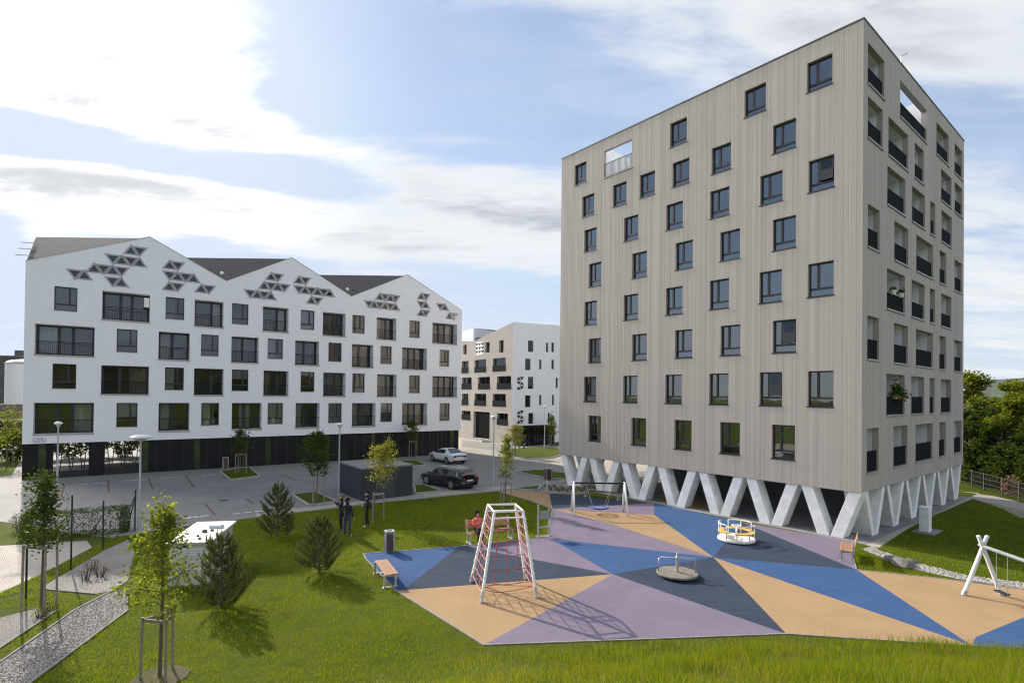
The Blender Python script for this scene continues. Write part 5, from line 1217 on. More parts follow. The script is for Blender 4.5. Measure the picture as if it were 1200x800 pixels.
# ------------------------------------------------------------ vegetation
def np_mesh(name, V, F4=None, F3=None, m_=None):
    me = bpy.data.meshes.new(name); V = np.asarray(V, np.float32)
    nf4 = 0 if F4 is None else len(F4); nf3 = 0 if F3 is None else len(F3)
    me.vertices.add(len(V)); me.vertices.foreach_set('co', V.ravel())
    loops = []; starts = []; tot = []; pos = 0
    idx = np.concatenate([np.asarray(F4, np.int32).ravel() if nf4 else np.zeros(0, np.int32), np.asarray(F3, np.int32).ravel() if nf3 else np.zeros(0, np.int32)])
    me.loops.add(len(idx)); me.loops.foreach_set('vertex_index', idx)
    st = np.concatenate([np.arange(nf4)*4, nf4*4+np.arange(nf3)*3]).astype(np.int32)
    me.polygons.add(nf4+nf3); me.polygons.foreach_set('loop_start', st)
    me.update(calc_edges=True); me.validate()
    if m_: me.materials.append(m_)
    return me
def leaves(cent, size, asp=.62, droop=.3, up=.5):
    """one small rhombic leaf face per centre"""
    n = len(cent); nrm = rng.normal(size=(n, 3)); nrm[:, 2] = np.abs(nrm[:, 2])+up; nrm /= np.linalg.norm(nrm, axis=1)[:, None]
    t = rng.normal(size=(n, 3)); t[:, 2] -= droop; t -= (t*nrm).sum(1)[:, None]*nrm; t /= np.linalg.norm(t, axis=1)[:, None]+1e-9; s_ = np.cross(nrm, t)
    sz = size*rng.uniform(.65, 1.25, n)[:, None]
    a_ = cent-t*sz*.5; b_ = cent+s_*sz*asp*.5+nrm*sz*.06; c_ = cent+t*sz*.5; d_ = cent-s_*sz*asp*.5+nrm*sz*.06
    V = np.stack([a_, b_, c_, d_], 1).reshape(-1, 3); F = np.arange(n*4).reshape(n, 4)
    return V, F
def young_tree(label, p, h_, r_, base, n, lmat, size=.075, shape='oval', lean=(0, 0), seed=1, tr=.035, group=None, name='young_tree', nb=34, spread=.16):
    rs = np.random.default_rng(seed)
    t = thing(name, label, 'tree', (p[0], p[1], p[2] if len(p) > 2 else 0), 0, group)
    mb_ = MB(); top = Vector((lean[0], lean[1], h_*.97)); mid = Vector((lean[0]*.2+.03, lean[1]*.2, h_*.45))
    mb_.tube([(0, 0, 0), (.01, .01, h_*.2), mid, mid.lerp(top, .5), top], [tr, tr*.9, tr*.7, tr*.4, tr*.12], 8)
    tips = []
    for i in range(nb):
        f = base+(1-base)*((i+rs.uniform(0, 1))/nb)**.9*.96; g_ = (f-base)/(1-base)
        if shape == 'oval': rad = r_*(math.sin(math.pi*min(1, (g_*.86+.13)))**.8)
        elif shape == 'cone': rad = r_*(1-g_)**.75*min(1, .45+g_*4)
        else: rad = r_*(1-.55*g_)*min(1, .5+g_*3)
        rad *= rs.uniform(.65, 1.15); an = i*2.4+rs.uniform(-.5, .5)
        z0 = f*h_*.93; st = Vector((0, 0, 0)).lerp(top, z0/(h_*.97)) if z0 > h_*.45 else Vector((mid.x*z0/(h_*.45), mid.y*z0/(h_*.45), z0))
        en = st+Vector((math.cos(an)*rad, math.sin(an)*rad, rad*rs.uniform(.25, .8)))
        mb_.tube([st, st.lerp(en, .5)+Vector((0, 0, rad*.06)), en], [tr*.28, tr*.18, tr*.07], 4, False); tips.append((st, en))
    tips.append((top*.85, top*1.02))
    part('trunk', mb_, M['bark'], t)
    k_ = rs.integers(0, len(tips), n); f = rs.uniform(.25, 1.08, n)[:, None]
    A_ = np.array([tuple(x[0]) for x in tips])[k_]; B_ = np.array([tuple(x[1]) for x in tips])[k_]
    cl_ = rs.normal(size=(len(tips), 5, 3))*spread*r_*1.2
    c_ = A_+(B_-A_)*f+cl_[k_, rs.integers(0, 5, n)]*.8+rs.normal(size=(n, 3))*spread*r_*.55
    V, F = leaves(c_, size); link('crown', np_mesh('crown', V, F4=F, m_=lmat), t)
    return t
def supports(label, p, h_, r_=.42, rot=0, n=3, group='wooden tree stakes'):
    t = thing('tree_stakes', label, 'tree support', (p[0], p[1], 0), rot, group)
    P = [Vector((r_*math.cos(2*math.pi*i/n), r_*math.sin(2*math.pi*i/n), 0)) for i in range(n)]
    for q_ in P: part('stake', MB().tube([q_*1.05, q_+Vector((0, 0, h_))], .032, 8), M['stake'], t)
    for i in range(n): a_, b_ = P[i], P[(i+1) % n]; part('rail', MB().bar(a_+Vector((0, 0, h_-.06)), b_+Vector((0, 0, h_-.06)), .035, .07), M['stake'], t)
    return t
GT = 'young planted trees'
T1p = gp(187, 793)
young_tree('near young linden with bright loose foliage in the left foreground', T1p, 4.2, 1.0, .36, 2700, M['leaf'], .10, 'cone', (.02, 0), 3, .042, GT, nb=36, spread=.13)
supports('three wooden stakes round the near linden in the left foreground', T1p, 1.42, .36, R(200))
tri_sheet('planting_soil', [(T1p.x+.62*math.cos(i*.63)*(1+.1*math.sin(i*2.1)), T1p.y+.55*math.sin(i*.63)) for i in range(10)], M['soil'], .02)
T2p = gp(48, 715)
young_tree('dense columnar young tree by the fence at the left edge', T2p, 4.25, .52, .48, 2400, M['leafd'], .10, 'cone', (.03, 0), 5, .04, GT, nb=44, spread=.3)
supports('three wooden stakes round the columnar tree at the fence', T2p, 2.0, .45, R(80))
T3p = gp(371, 592)
young_tree('rounded young tree on the parking island left of the bin store', (T3p.x, T3p.y, .1), 4.4, .85, .40, 2200, M['leafd'], .15, 'oval', (0, 0), 7, .04, GT)
supports('grey stakes round the rounded tree on the parking island', T3p, 1.8, .4, .4)
T4p = gp(281, 556)
young_tree('sparse dark young tree on the island before the black ground floor', (T4p.x, T4p.y, .1), 3.6, .75, .42, 900, M['leafd'], .18, 'oval', (0, 0), 9, .04, GT)
supports('pale stakes round the sparse dark tree on the farther island', T4p, 1.7, .45, .2)
T5p = gp(482, 537)
young_tree('thin dark young tree between the bin store and the white car', (T5p.x, T5p.y, .1), 3.9, .8, .45, 800, M['leafd'], .19, 'oval', (0, 0), 11, .04, GT)
supports('pale stakes round the thin tree near the white car', T5p, 1.8, .45, .2)
T6p = gp(592, 594)
young_tree('slender young tree with a full lower crown beside the tan path', T6p, 4.55, .62, .38, 1500, M['leaf'], .12, 'cone', (.05, 0), 13, .035, GT)
supports('dark stakes round the slender tree beside the tan path', T6p, 1.45, .36, .3)
T7p = gp(438, 610)
young_tree('leaning young tree with pale yellow leaves in front of the bin store', T7p, 4.3, .68, .50, 1500, M['leafy'], .13, 'oval', (.62, 0), 15, .035, GT, spread=.24)
supports('pale stakes round the leaning yellow tree', (T7p.x+.15, T7p.y), 1.45, .34, .2)
for i, (u, v, h_, lab, lm) in enumerate(((646, 523, 4.2, 'small far tree against the white side of the distant block', 'leaf'), (582, 517, 4.7, 'small far tree before the tan brick side of the distant block', 'leaf'), (8, 546, 5.1, 'young tree on the lit lawn at the left edge', 'leaf'), (604, 535, 3.4, 'tiny far tree behind the slender tree', 'leafy'))):
    p = gp(u, v); young_tree(lab, p, h_, 1.0 if i != 2 else 1.3, .36, 900, M[lm], .2, 'oval' if i != 0 else 'cone', (0, 0), 20+i, .05, GT)
    supports(('thin stakes round the small far tree by the white facade', 'thin stakes round the far tree by the tan facade', 'thin stakes round the tree on the left lawn', 'thin stakes round the tiny far tree')[i], p, 1.5, .4, .3)
# pine shrubs
def pine(label, p, h_, r_, seed, nw=60, group='pine shrubs on the lawn', candles=.5):
    rs = np.random.default_rng(seed); t = thing('pine_shrub', label, 'pine', (p[0], p[1], 0), 0, group)
    mb_ = MB(); mb_.tube([(0, 0, 0), (0, 0, h_*.95)], [.05, .012], 7); segs = [((0, 0, h_*.6), (0, 0, h_))]
    for i in range(nw):
        f = (i+.5)/nw; z0 = h_*(.04+.86*f**1.1); rad = r_*(1-f)**.48*min(1, .72+f*1.6)*rs.uniform(.55, 1.18)+.06; an = i*2.399+rs.uniform(-.3, .3)
        st = Vector((0, 0, z0)); d_ = Vector((math.cos(an), math.sin(an), 0)); m_ = st+d_*rad*.6+Vector((0, 0, rad*.10)); en = st+d_*rad+Vector((0, 0, rad*.42+.12))
        mb_.tube([st, m_, en], [.016, .012, .006], 4, False); segs += [(tuple(st.lerp(m_, .45)), tuple(m_)), (tuple(m_), tuple(en))]
        for s_ in (-1, 1):
            an2 = an+s_*.7; e2 = m_+Vector((math.cos(an2), math.sin(an2), 0))*rad*.35+Vector((0, 0, rad*.22+.08)); segs.append((tuple(m_), tuple(e2)))
    part('trunk', mb_, M['bark'], t)
    A_ = np.array([s_[0] for s_ in segs]); B_ = np.array([s_[1] for s_ in segs])
    n = 21000; k_ = rs.integers(0, len(segs), n); f = rs.uniform(0, 1.02, n)[:, None]; c_ = A_[k_]+(B_[k_]-A_[k_])*f; ax = (B_[k_]-A_[k_]); ax /= np.linalg.norm(ax, axis=1)[:, None]
    d_ = ax*1.25+rs.normal(size=(n, 3))*.6+np.array([0, 0, .25]); d_ /= np.linalg.norm(d_, axis=1)[:, None]; L = rs.uniform(.08, .15, n)[:, None]
    sd = np.cross(d_, rs.normal(size=(n, 3))); sd /= np.linalg.norm(sd, axis=1)[:, None]; w_ = .0065
    V = np.stack([c_-sd*w_, c_+sd*w_, c_+d_*L], 1).reshape(-1, 3)
    # upright pale shoots at the branch ends
    tp_ = [s_[1] for s_ in segs if rs.uniform() < candles]; mc = MB()
    for e_ in tp_: mc.tube([e_, (e_[0]+rs.normal()*.015, e_[1]+rs.normal()*.015, e_[2]+rs.uniform(.12, .26))], [.020, .009], 5, False)
    F4 = np.array(mc.f, np.int32).reshape(-1, 4)+len(V)
    me = np_mesh('needles', np.concatenate([V, np.array(mc.v)]), F4=F4, F3=np.arange(n*3).reshape(n, 3), m_=M['needle']); me.materials.append(M['needley'])
    me.polygons.foreach_set('material_index', [1]*len(F4)+[0]*n); link('needles', me, t)
pine('dark pine shrub in shade nearest the parking', gp(325, 629), 2.5, 1.0, 31, candles=.25)
pine('broad pine shrub with pale shoots in the middle of the lawn', gp(374, 671), 2.15, .95, 32)
pine('tall-leadered pine shrub leaning against the white utility cabinet', gp(259, 711), 2.3, .92, 33, candles=.7)
# hedge and shrubs at the left
def leafy_block(name, label, cat, cx_, cy_, rx, ry, h_, n, lm, size, rot=0, seed=1, box=False):
    rs = np.random.default_rng(seed); t = thing(name, label, cat, (cx_, cy_, 0), rot)
    u_ = rs.uniform(-1, 1, (n, 3)); 
    if box:
        ax = rs.integers(0, 3, n); sgn = rs.choice([-1, 1], n); u_[np.arange(n), ax] = sgn*rs.uniform(.82, 1.04, n)
    else: u_ = rs.normal(size=(n, 3)); u_ /= np.linalg.norm(u_, axis=1)[:, None]; u_ *= rs.uniform(.55, 1.08, n)[:, None]
    c_ = np.stack([u_[:, 0]*rx, u_[:, 1]*ry, np.abs(u_[:, 2]*h_*.5+h_*.5)], 1)
    V, F = leaves(c_, size); link('foliage', np_mesh('foliage', V, F4=F, m_=lm), t)
    mb_ = MB()
    for i in range(7): x, y = rs.uniform(-.7, .7)*rx, rs.uniform(-.7, .7)*ry; mb_.tube([(x*.5, y*.5, 0), (x, y, h_*.8)], [.02, .006], 5)
    part('stem', mb_, M['bark'], t)
    return t
hp = (gp(70, 628)+gp(110, 626))/2
leafy_block('clipped_hedge', 'dark clipped hedge between the road and the parking at left', 'hedge', hp.x, hp.y, 1.9, .55, 1.15, 5200, M['leafd'], .09, R(30), 41, True)
sp_ = gp(24, 622); leafy_block('flowering_shrub', 'small loose shrub with whitish flowers left of the clipped hedge', 'shrub', sp_.x, sp_.y, .45, .45, .9, 700, leaf_mat('grey_green_leaves', (.08, .09, .06), (.40, .38, .36), .3), .07, 0, 42)
sp2 = gp(195, 612); leafy_block('roadside_shrub', 'tiny dark shrub at the pavement edge behind the white cabinet', 'shrub', sp2.x, sp2.y, .3, .3, .8, 320, M['leafd'], .08, 0, 43)
for i, (u, v) in enumerate(((107, 668), (100, 680), (118, 676), (47, 724), (60, 716))):
    p = gp(u, v); leafy_block('dry_plant', ('dry brownish plant on the gravel bed by the fence', 'low dry plant left of the gravel bed tip', 'small dry plant on the right part of the gravel bed', 'small green plant at the foot of the columnar tree', 'pale plant beside the stakes of the columnar tree')[i], 'plant', p.x, p.y, .25, .25, .45 if i < 3 else .35, 160, leaf_mat('dry_leaves', (.10, .07, .05), (.20, .15, .09), .2) if i < 3 else M['leaf'], .05, 0, 50+i)
for i in range(16):
    u = 640+i*3.0+random.uniform(-1, 1); v = 573+ (i % 3)*1.6-(0 if i > 3 else 2)
    p = gp(u, v); leafy_block('bedding_plant', 'small grassy tuft in the planting bed by the pillars', 'plant', p.x, p.y, .16, .16, .3, 70, M['leaf'], .07, 0, 70+i)['group'] = 'tufts in the planting bed'
# plants on two balconies
lo = LOGO[(3, 3.3)]
def world_of(o, p): return tower.matrix_basis @ (o.location+Vector(p))
for i, y in enumerate((.75, 1.95)):
    p = world_of(lo, (.06, y, .78)); t = thing('flower_pot', ('white hanging flower pot, left of two, on the fourth-floor loggia railing', 'white hanging flower pot, right of two, on the fourth-floor loggia railing')[i], 'flower pot', p)
    part('pot', MB().lathe([(0, 0), (.10, 0), (.14, .22), (.125, .22), (.11, .19), (0, .19)], n=14), M['white'], t)
    c_ = rng.normal(size=(90, 3))*np.array([.08, .08, .06])+np.array([0, 0, .27]); V, F = leaves(c_, .12); link('foliage', np_mesh('foliage', V, F4=F, m_=M['leafd']), t)
lo = LOGO[(1, 3.3)]; p = world_of(lo, (0, 1.7, .75)); t = thing('balcony_plant', 'bushy dark plant spilling over a lower loggia railing of the tower', 'plant', p, tower.rotation_euler[2])
c_ = rng.normal(size=(600, 3))*np.array([.12, .45, .12])+np.array([0, .2, .30]); V, F = leaves(c_, .14); link('foliage', np_mesh('foliage', V, F4=F, m_=M['leafd']), t)
c_ = rng.normal(size=(400, 3))*np.array([.10, .15, .2])+np.array([-.1, .1, .5]); V, F = leaves(c_, .14); link('foliage', np_mesh('foliage', V, F4=F, m_=M['leafd']), t)
part('planter', MB().box(-.14, .1, -.6, 1.0, .05, .28), M['wood'], t)
# big deciduous trees beyond the low fence
def big_tree_mesh(seed, h_, r_, n, lm, size):
    rs = np.random.default_rng(seed); mb_ = MB(); mb_.tube([(0, 0, 0), (.1, 0, h_*.25), (.05, .1, h_*.6), (0, 0, h_*.9)], [.22, .18, .11, .03], 9)
    cl_ = []
    for i in range(46):
        z = h_*rs.uniform(.14, .95); g_ = (z/h_-.14)/.81; rad = r_*math.sin(math.pi*(.2+.75*g_))**.7*rs.uniform(.45, 1.0); an = rs.uniform(0, 6.28)
        e_ = (math.cos(an)*rad, math.sin(an)*rad, z); s_ = (0.05, .05, max(h_*.16, z-rad*.7)); mb_.tube([s_, e_], [.06, .015], 5, False); cl_.append((*e_, rs.uniform(.5, 1.0)*r_*.30))
    cl_ = np.array(cl_); k_ = rs.integers(0, len(cl_), n); d_ = rs.normal(size=(n, 3)); d_ /= np.linalg.norm(d_, axis=1)[:, None]
    c_ = cl_[k_, :3]+d_*(cl_[k_, 3]*rs.uniform(.35, 1.08, n))[:, None]*np.array([1, 1, .72])
    V, F = leaves(c_, size, .7); return mb_.mesh('trunk', M['bark']), np_mesh('crown', V, F4=F, m_=lm)
BT = [big_tree_mesh(61, 8.2, 3.3, 9000, M['leaft'], .30), big_tree_mesh(62, 7.6, 3.6, 9000, M['leaft'], .30), big_tree_mesh(63, 6.2, 2.8, 7000, M['leafd'], .28)]
BTL = ['tall tree rising closest to the far edge of the tower', 'leafy tree behind the low wire fence, second from the tower', 'tree with a broad lit crown above the low wire fence', 'dark lower tree filling the gap beside the tower', 'tree with a lit crown at the right edge of the photo', 'low dark tree behind the fence at the right edge', 'farther tree showing its top between the nearer crowns', 'farther tree at the right edge below the hills', 'dark understorey tree right behind the low fence', 'dark understorey tree near the foot of the tower']
for i, (x, y, k_, s_) in enumerate(((41.5, 50.5, 0, 1.0), (43.5, 47.5, 1, .88), (40.5, 42.0, 1, .84), (39.8, 47.2, 2, .95), (40.5, 37.8, 0, .78), (37.6, 37.5, 2, .80), (53, 58, 0, .95), (60, 54, 1, .92), (37.6, 41.8, 2, .72), (37.4, 44.6, 2, .78))):
    t = thing('deciduous_tree', BTL[i], 'tree', (x, y, -.1), i*1.9, 'trees beyond the low fence'); s_ *= 1.14; t.scale = (s_, s_, s_)
    link('trunk', BT[k_][0], t); link('crown', BT[k_][1], t)
for i, (x, y, s_) in enumerate(((75, 78, 1.1), (88, 80, 1.0), (100, 84, 1.1), (84, 100, 1.2), (118, 118, 1.2), (72, 66, .9), (135, 112, 1.1))):
    t = thing('deciduous_tree', 'distant leafy tree on the slope below the hills', 'tree', (x, y, -1.2), i*2.3, 'distant trees below the hills'); t.scale = (s_, s_, s_)
    link('trunk', BT[i % 2][0], t); link('crown', BT[i % 2][1], t)
for i, (x, y, r_, h_) in enumerate(((37.2, 45.6, 1.5, 2.6), (36.6, 42.6, 1.4, 2.2), (36.4, 39.9, 1.5, 2.6), (36.0, 37.0, 1.5, 2.3), (35.8, 34.6, 1.4, 2.8))):
    leafy_block('understorey_bush', 'loose bush under the trees right behind the low wire fence', 'shrub', x, y, r_, r_, h_, 1500, M['leafd'], .24, i, 130+i)['group'] = 'bushes behind the low fence'
# reflected wooded slope on the rise behind the viewer
for i in range(44):
    x = -60+i*2.9+random.uniform(-2, 2); y = -9-random.uniform(0, 16); z = float(bank_h(np.array([x]), np.array([y]))[0])
    t = thing('slope_tree', 'tree on the rise behind the viewpoint', 'tree', (x, y, z-.6), i*1.1, 'trees behind the viewpoint'); s_ = random.uniform(.55, .85); t.scale = (s_, s_, s_)
    link('trunk', BT[i % 3][0], t); link('crown', BT[i % 3][1], t)
for i in range(8):
    a_ = Vector((WA.x, WA.y))+Vector((.815, .58))*(-6.5+i*2.1)+Vector((-.58, .815))*(14.6+random.uniform(-.3, .3))
    leafy_block('rear_shrub', 'shrub seen through the open bays under the gabled block', 'shrub', a_.x, a_.y, 1.35, 1.0, random.uniform(2.8, 3.4), 900, M['leafd'], .34, i, 90+i)['group'] = 'shrubs behind the gabled block'
p = gp(1184, 586); leafy_block('blossoming_shrub', 'small shrub with pink blossom behind the low wire fence', 'shrub', p.x+1.2, p.y+1.2, .6, .6, 1.5, 500, leaf_mat('pink_blossom', (.10, .11, .04), (.55, .28, .25), .3), .12, 0, 120)
# grass blades
def blades(name, x, y, z, h0, h1, w_, m_, lab, lean=.35):
    n = len(x); an = rng.uniform(0, 6.283, n); L = rng.uniform(h0, h1, n); ln = rng.normal(0, lean, (n, 2))
    d_ = np.stack([np.cos(an), np.sin(an), np.zeros(n)], 1)*(w_*rng.uniform(.6, 1.3, n))[:, None]; b_ = np.stack([x, y, z], 1)
    tipv = np.stack([ln[:, 0]*L, ln[:, 1]*L, L], 1); mid = tipv*np.array([.38, .38, .58])
    V = np.stack([b_-d_, b_+d_, b_+mid+d_*.75, b_+mid-d_*.75, b_+tipv], 1).reshape(-1, 3); i0 = np.arange(n)*5
    o = link(name, np_mesh(name, V, F4=np.stack([i0, i0+1, i0+2, i0+3], 1), F3=np.stack([i0+3, i0+2, i0+4], 1), m_=m_)); return tag(o, lab, 'grass', None, 'stuff')
def bank_z(x, y):
    d = np.interp(x, fx, fy)-y; return bank_h(x, y)+.04*np.sin(x*1.7+y*.9)*np.clip(d, 0, 1)*np.cos(y*1.3-x*.4)
n = 170000; x = rng.uniform(-13, 21, n); dd = rng.uniform(-.25, 8.2, n)**1.0; y = np.interp(x, fx, fy)-dd
vis = (np.abs(x) < y*1.02+.8) & (y > 3.5)
cl_ = np.sin(x*2.1+1)*np.cos(y*1.7)+.6*np.sin(x*5.3+y*4.1)
cl2 = np.sin(x*.9+2.2*np.sin(y*.7))*np.sin(y*1.4+1.3*np.sin(x*.8))
keep = vis & (rng.uniform(-1.9, 1.4, n) < cl_*.8+cl2*.9+.25); x, y = x[keep], y[keep]; pg_edge = [(-.67, 14.40), (3.43, 14.78), (7.76, 15.26), (9.48, 15.02), (12.45, 14.66), (17.5, 14.1), (30, 12)]
ok = y < np.interp(x, [p[0] for p in pg_edge], [p[1] for p in pg_edge])-.03+.12*np.clip((x-8.5)/3, 0, 1); ok |= x < -.67; x, y = x[ok], y[ok]
d = np.interp(x, fx, fy)-y
tall = (.10+.15*np.clip((x+4)/9, 0, 1))*np.maximum(np.clip(.45+d*.5, .4, 1), 1.15*np.clip((x-8.3)/2.5, 0, 1))*(1+.35*np.sin(x*1.9+.7)*np.sin(y*2.3+x)+.30*np.sin(x*.9+2.2*np.sin(y*.7))*np.sin(y*1.4+1.3*np.sin(x*.8)))*np.where(d < .3, .55+.45*np.clip((x-8.3)/2, 0, 1), 1)
half = rng.uniform(size=len(x))
blades('long_grass', x, y, bank_z(x, y)-.01, .55*tall, 1.25*tall, .0048, M['blade2'], 'long uncut grass on the bank in the foreground')
n = 6500; xs2 = rng.uniform(-3, 19, n); dd = rng.uniform(.0, 7, n); ys2 = np.interp(xs2, fx, fy)-dd; kp_ = (np.abs(xs2) < ys2*1.02+.8) & (ys2 < np.interp(xs2, [p[0] for p in pg_edge], [p[1] for p in pg_edge])-.05)
xs2, ys2 = xs2[kp_], ys2[kp_]
blades('grass_stalks', xs2, ys2, bank_z(xs2, ys2)-.01, .22, .40, .003, leaf_mat('straw_stalks', (.22, .20, .07), (.34, .31, .16), .3), 'taller pale grass stalks on the bank', .22)
BLOCK = [PATHP, [(-16.97, 24.25), (-16.75, 22.53), (-15.6, 18.12), (-13.47, 17.72), (-13.1, 18.04), (-13.29, 19.03), (-15.4, 22.4)], [(-14.9, 15.5), (-14.3, 16.5), (-13.55, 16.4), (-12.95, 13.84), (-12.8, 9.8), (-14, 9.8)], [(-6.08, 22.5), (-2.2, 23.8), (1.8, 25.4), (2, 28), P1, (1.2, 34.2), (-.98, 37.45), (5, 40), (16, 26), (15.95, 25.15), (15.2, 24.5), (13.5, 21.1), (15.71, 20.29), (22, 17), (22, 10), (9.5, 15.05), (7.7, 15.3), (3.4, 14.8), (-.67, 14.4)], GRV,
         [(-11.55, 18.35), (-10.28, 18.62), (-10.9, 21.5), (-12.2, 21.25)]]
LAWNS = [([(-13.1, 19), (-11.47, 16.45), (-10.76, 12.33), (-10.3, 10), (-3.9, 12.3), (-.67, 14.2), (-3.8, 18.2), (-6.1, 22.5), (1.7, 25.3), (2, 31), (-.98, 37.3), (-5.9, 34.2), (-10.9, 30.5), (-14.3, 27.9), (-16.3, 26.2), (-17.8, 24.5), (-16.9, 24.3)], 170000), ([(15.2, 24.3), (15.4, 21.4), (16.7, 20), (14, 20.9), (13.5, 21.2)], 5000), ([(16.4, 24.2), (16.4, 22.4), (17.2, 20.7), (19, 19.8), (24, 18), (30, 26), (31, 36), (23, 30.5)], 30000), ([(-18.5, 25), (-17.7, 24), (-16.8, 19.7), (-16.5, 17), (-15.6, 18), (-16.8, 22.5), (-17.1, 24.3)], 7000), ([(-13.5, 17.6), (-15.6, 18), (-16, 16.5), (-14.3, 16.6), (-13.5, 16.4), (-12.9, 13.8), (-12.7, 10), (-12, 10), (-12.4, 13.2), (-13.1, 16.3)], 9000)]
for i, (P, n) in enumerate(LAWNS):
    Pa = np.array(P); x0, x1, y0, y1 = Pa[:, 0].min(), Pa[:, 0].max(), Pa[:, 1].min(), Pa[:, 1].max(); m_ = int(n*2.2)
    x = rng.uniform(x0, x1, m_); y = y0+(y1-y0)*rng.uniform(0, 1, m_)**1.9 if i == 0 else rng.uniform(y0, y1, m_)
    ok = inpoly(P, x, y) & (np.abs(x) < y*1.0+1)
    for B_ in BLOCK: ok &= ~inpoly(B_, x, y)
    x, y = x[ok], y[ok]; dist = np.hypot(x, y); pat = .80+.25*np.sin(x*1.1+.4*y)*np.cos(.8*y-x*.3)+.28*np.sin(x*4.3+1.7*np.sin(y*3.1))*np.sin(y*4.9+1.3*np.sin(x*2.7))
    pat = pat*(1+.35*(rng.uniform(size=len(x)) < .03))
    blades('lawn_grass', x, y, np.zeros(len(x)), .035*pat, .10*pat, .0032*np.clip(dist/15, 1, 2.2), M['blade'], ('short mown grass of the main lawn', 'grass wedge between the gravel border and the rubber', 'short grass beside the tower', 'grass strip along the mesh fence', 'grass strip along the gravel path')[i], .5)

# ------------------------------------------------------------ people
def person(label, loc, rz, pose, cols, hair, hairlen=.0, h_=1.74, bag=False):
    """joints in a frame where the figure faces -y; one continuous skinned body"""
    J = pose; t = thing('person', label, 'person', loc, rz)
    names = list(J.keys()); V = [Vector(J[n_][:3]) for n_ in names]; rad = [J[n_][3] for n_ in names]; ix = {n_: i for i, n_ in enumerate(names)}
    E_ = [('pelvis', 'belly'), ('belly', 'chest'), ('chest', 'neck'), ('neck', 'jaw'), ('jaw', 'skull'), ('skull', 'crown')]
    for s_ in 'LR':
        E_ += [('chest', 'sh'+s_), ('sh'+s_, 'el'+s_), ('el'+s_, 'wr'+s_), ('wr'+s_, 'pa'+s_), ('pelvis', 'hi'+s_), ('hi'+s_, 'kn'+s_), ('kn'+s_, 'an'+s_), ('an'+s_, 'to'+s_)]
    E_.append(('jaw', 'nose'))
    for s_ in 'LR':
        wr, pa = V[ix['wr'+s_]], V[ix['pa'+s_]]; d_ = (pa-wr).normalized(); sd = d_.cross(Vector((0, 1, .3))).normalized(); nn_ = d_.cross(sd)
        for k_, (o2, L_) in enumerate(((-.03, .062), (-.01, .072), (.01, .068), (.03, .052))):
            i = len(V); V += [pa+sd*o2+d_*L_*.55+nn_*.006, pa+sd*o2*1.1+d_*L_+nn_*.022]; rad += [.009, .008]; names += [f'f{s_}{k_}a', f'f{s_}{k_}b']
            ix[names[i]] = i; ix[names[i+1]] = i+1; E_ += [('pa'+s_, names[i]), (names[i], names[i+1])]
        i = len(V); b0 = wr.lerp(pa, .4); V += [b0+sd*-.045+d_*.015, b0+sd*-.055+d_*.055]; rad += [.011, .009]; names += ['t'+s_+'a', 't'+s_+'b']; ix['t'+s_+'a'] = i; ix['t'+s_+'b'] = i+1; E_ += [('wr'+s_, 't'+s_+'a'), ('t'+s_+'a', 't'+s_+'b')]
    me = bpy.data.meshes.new('body'); me.from_pydata([tuple(v) for v in V], [(ix[a_], ix[b_]) for a_, b_ in E_], [])
    bm = bmesh.new(); bm.from_mesh(me); lay = bm.verts.layers.skin.verify(); bm.verts.ensure_lookup_table()
    for i, v in enumerate(bm.verts): v[lay].radius = (rad[i], rad[i]*(.72 if names[i] in ('pelvis', 'belly', 'chest') else 1)); v[lay].use_root = names[i] == 'pelvis'
    bm.to_mesh(me); bm.free()
    tmp = bpy.data.objects.new('body', me); COL.objects.link(tmp)
    tmp.modifiers.new('skin', 'SKIN').use_smooth_shade = True; ss = tmp.modifiers.new('sub', 'SUBSURF'); ss.levels = 2; ss.render_levels = 2
    dg = bpy.context.evaluated_depsgraph_get(); me2 = bpy.data.meshes.new_from_object(tmp.evaluated_get(dg)); bpy.data.objects.remove(tmp)
    me2.materials.clear()
    for c_ in cols: me2.materials.append(c_)     # 0 skin 1 top 2 trousers 3 shoes
    def zone(a_, b_):
        for n_ in (a_, b_):
            if n_[:2] in ('to',): return 3
        if b_[:2] in ('kn', 'an') or b_[:2] == 'hi': return 2
        if 'pa' in (a_[:2], b_[:2]) or a_[0] in 'ft' and len(a_) > 2 or b_ in ('jaw', 'skull', 'crown', 'nose') or b_[0] in 'ft' and b_[:2] != 'to': return 0
        if (a_, b_) == ('pelvis', 'belly'): return 1
        return 1
    seg = [(V[ix[a_]], V[ix[b_]], zone(a_, b_), rad[ix[a_]]) for a_, b_ in E_]
    for p in me2.polygons:
        c_ = p.center; best = None
        for a_, b_, z_, r_ in seg:
            ab = b_-a_; f = max(0, min(1, (c_-a_).dot(ab)/max(1e-9, ab.length_squared))); dd_ = (c_-(a_+ab*f)).length/max(r_, .03)
            if best is None or dd_ < best[0]: best = (dd_, z_)
        p.material_index = best[1]; p.use_smooth = True
    link('body', me2, t)
    sk, jw = V[ix['skull']], V[ix['jaw']]; hm_ = MB(); n = 16; ctr = sk.lerp(V[ix['crown']], .35)+Vector((0, .012, 0)); R_ = .118
    rings_ = 7
    for i in range(rings_+1):
        ph = math.pi*.60*i/rings_
        for k_ in range(n):
            an = 2*math.pi*k_/n; back = .5+.5*math.sin(an); lim = ph*(.62+.38*back)*(1+hairlen*back); rr_ = R_*math.sin(min(lim, math.pi*.75))*(1.0+.05*math.sin(5*an)); zz = R_*1.08*math.cos(lim)-(hairlen*.22*back if i == rings_ else 0)
            hm_.v.append(tuple(ctr+Vector((rr_*math.cos(an)*.92, rr_*math.sin(an)*1.05, zz))))
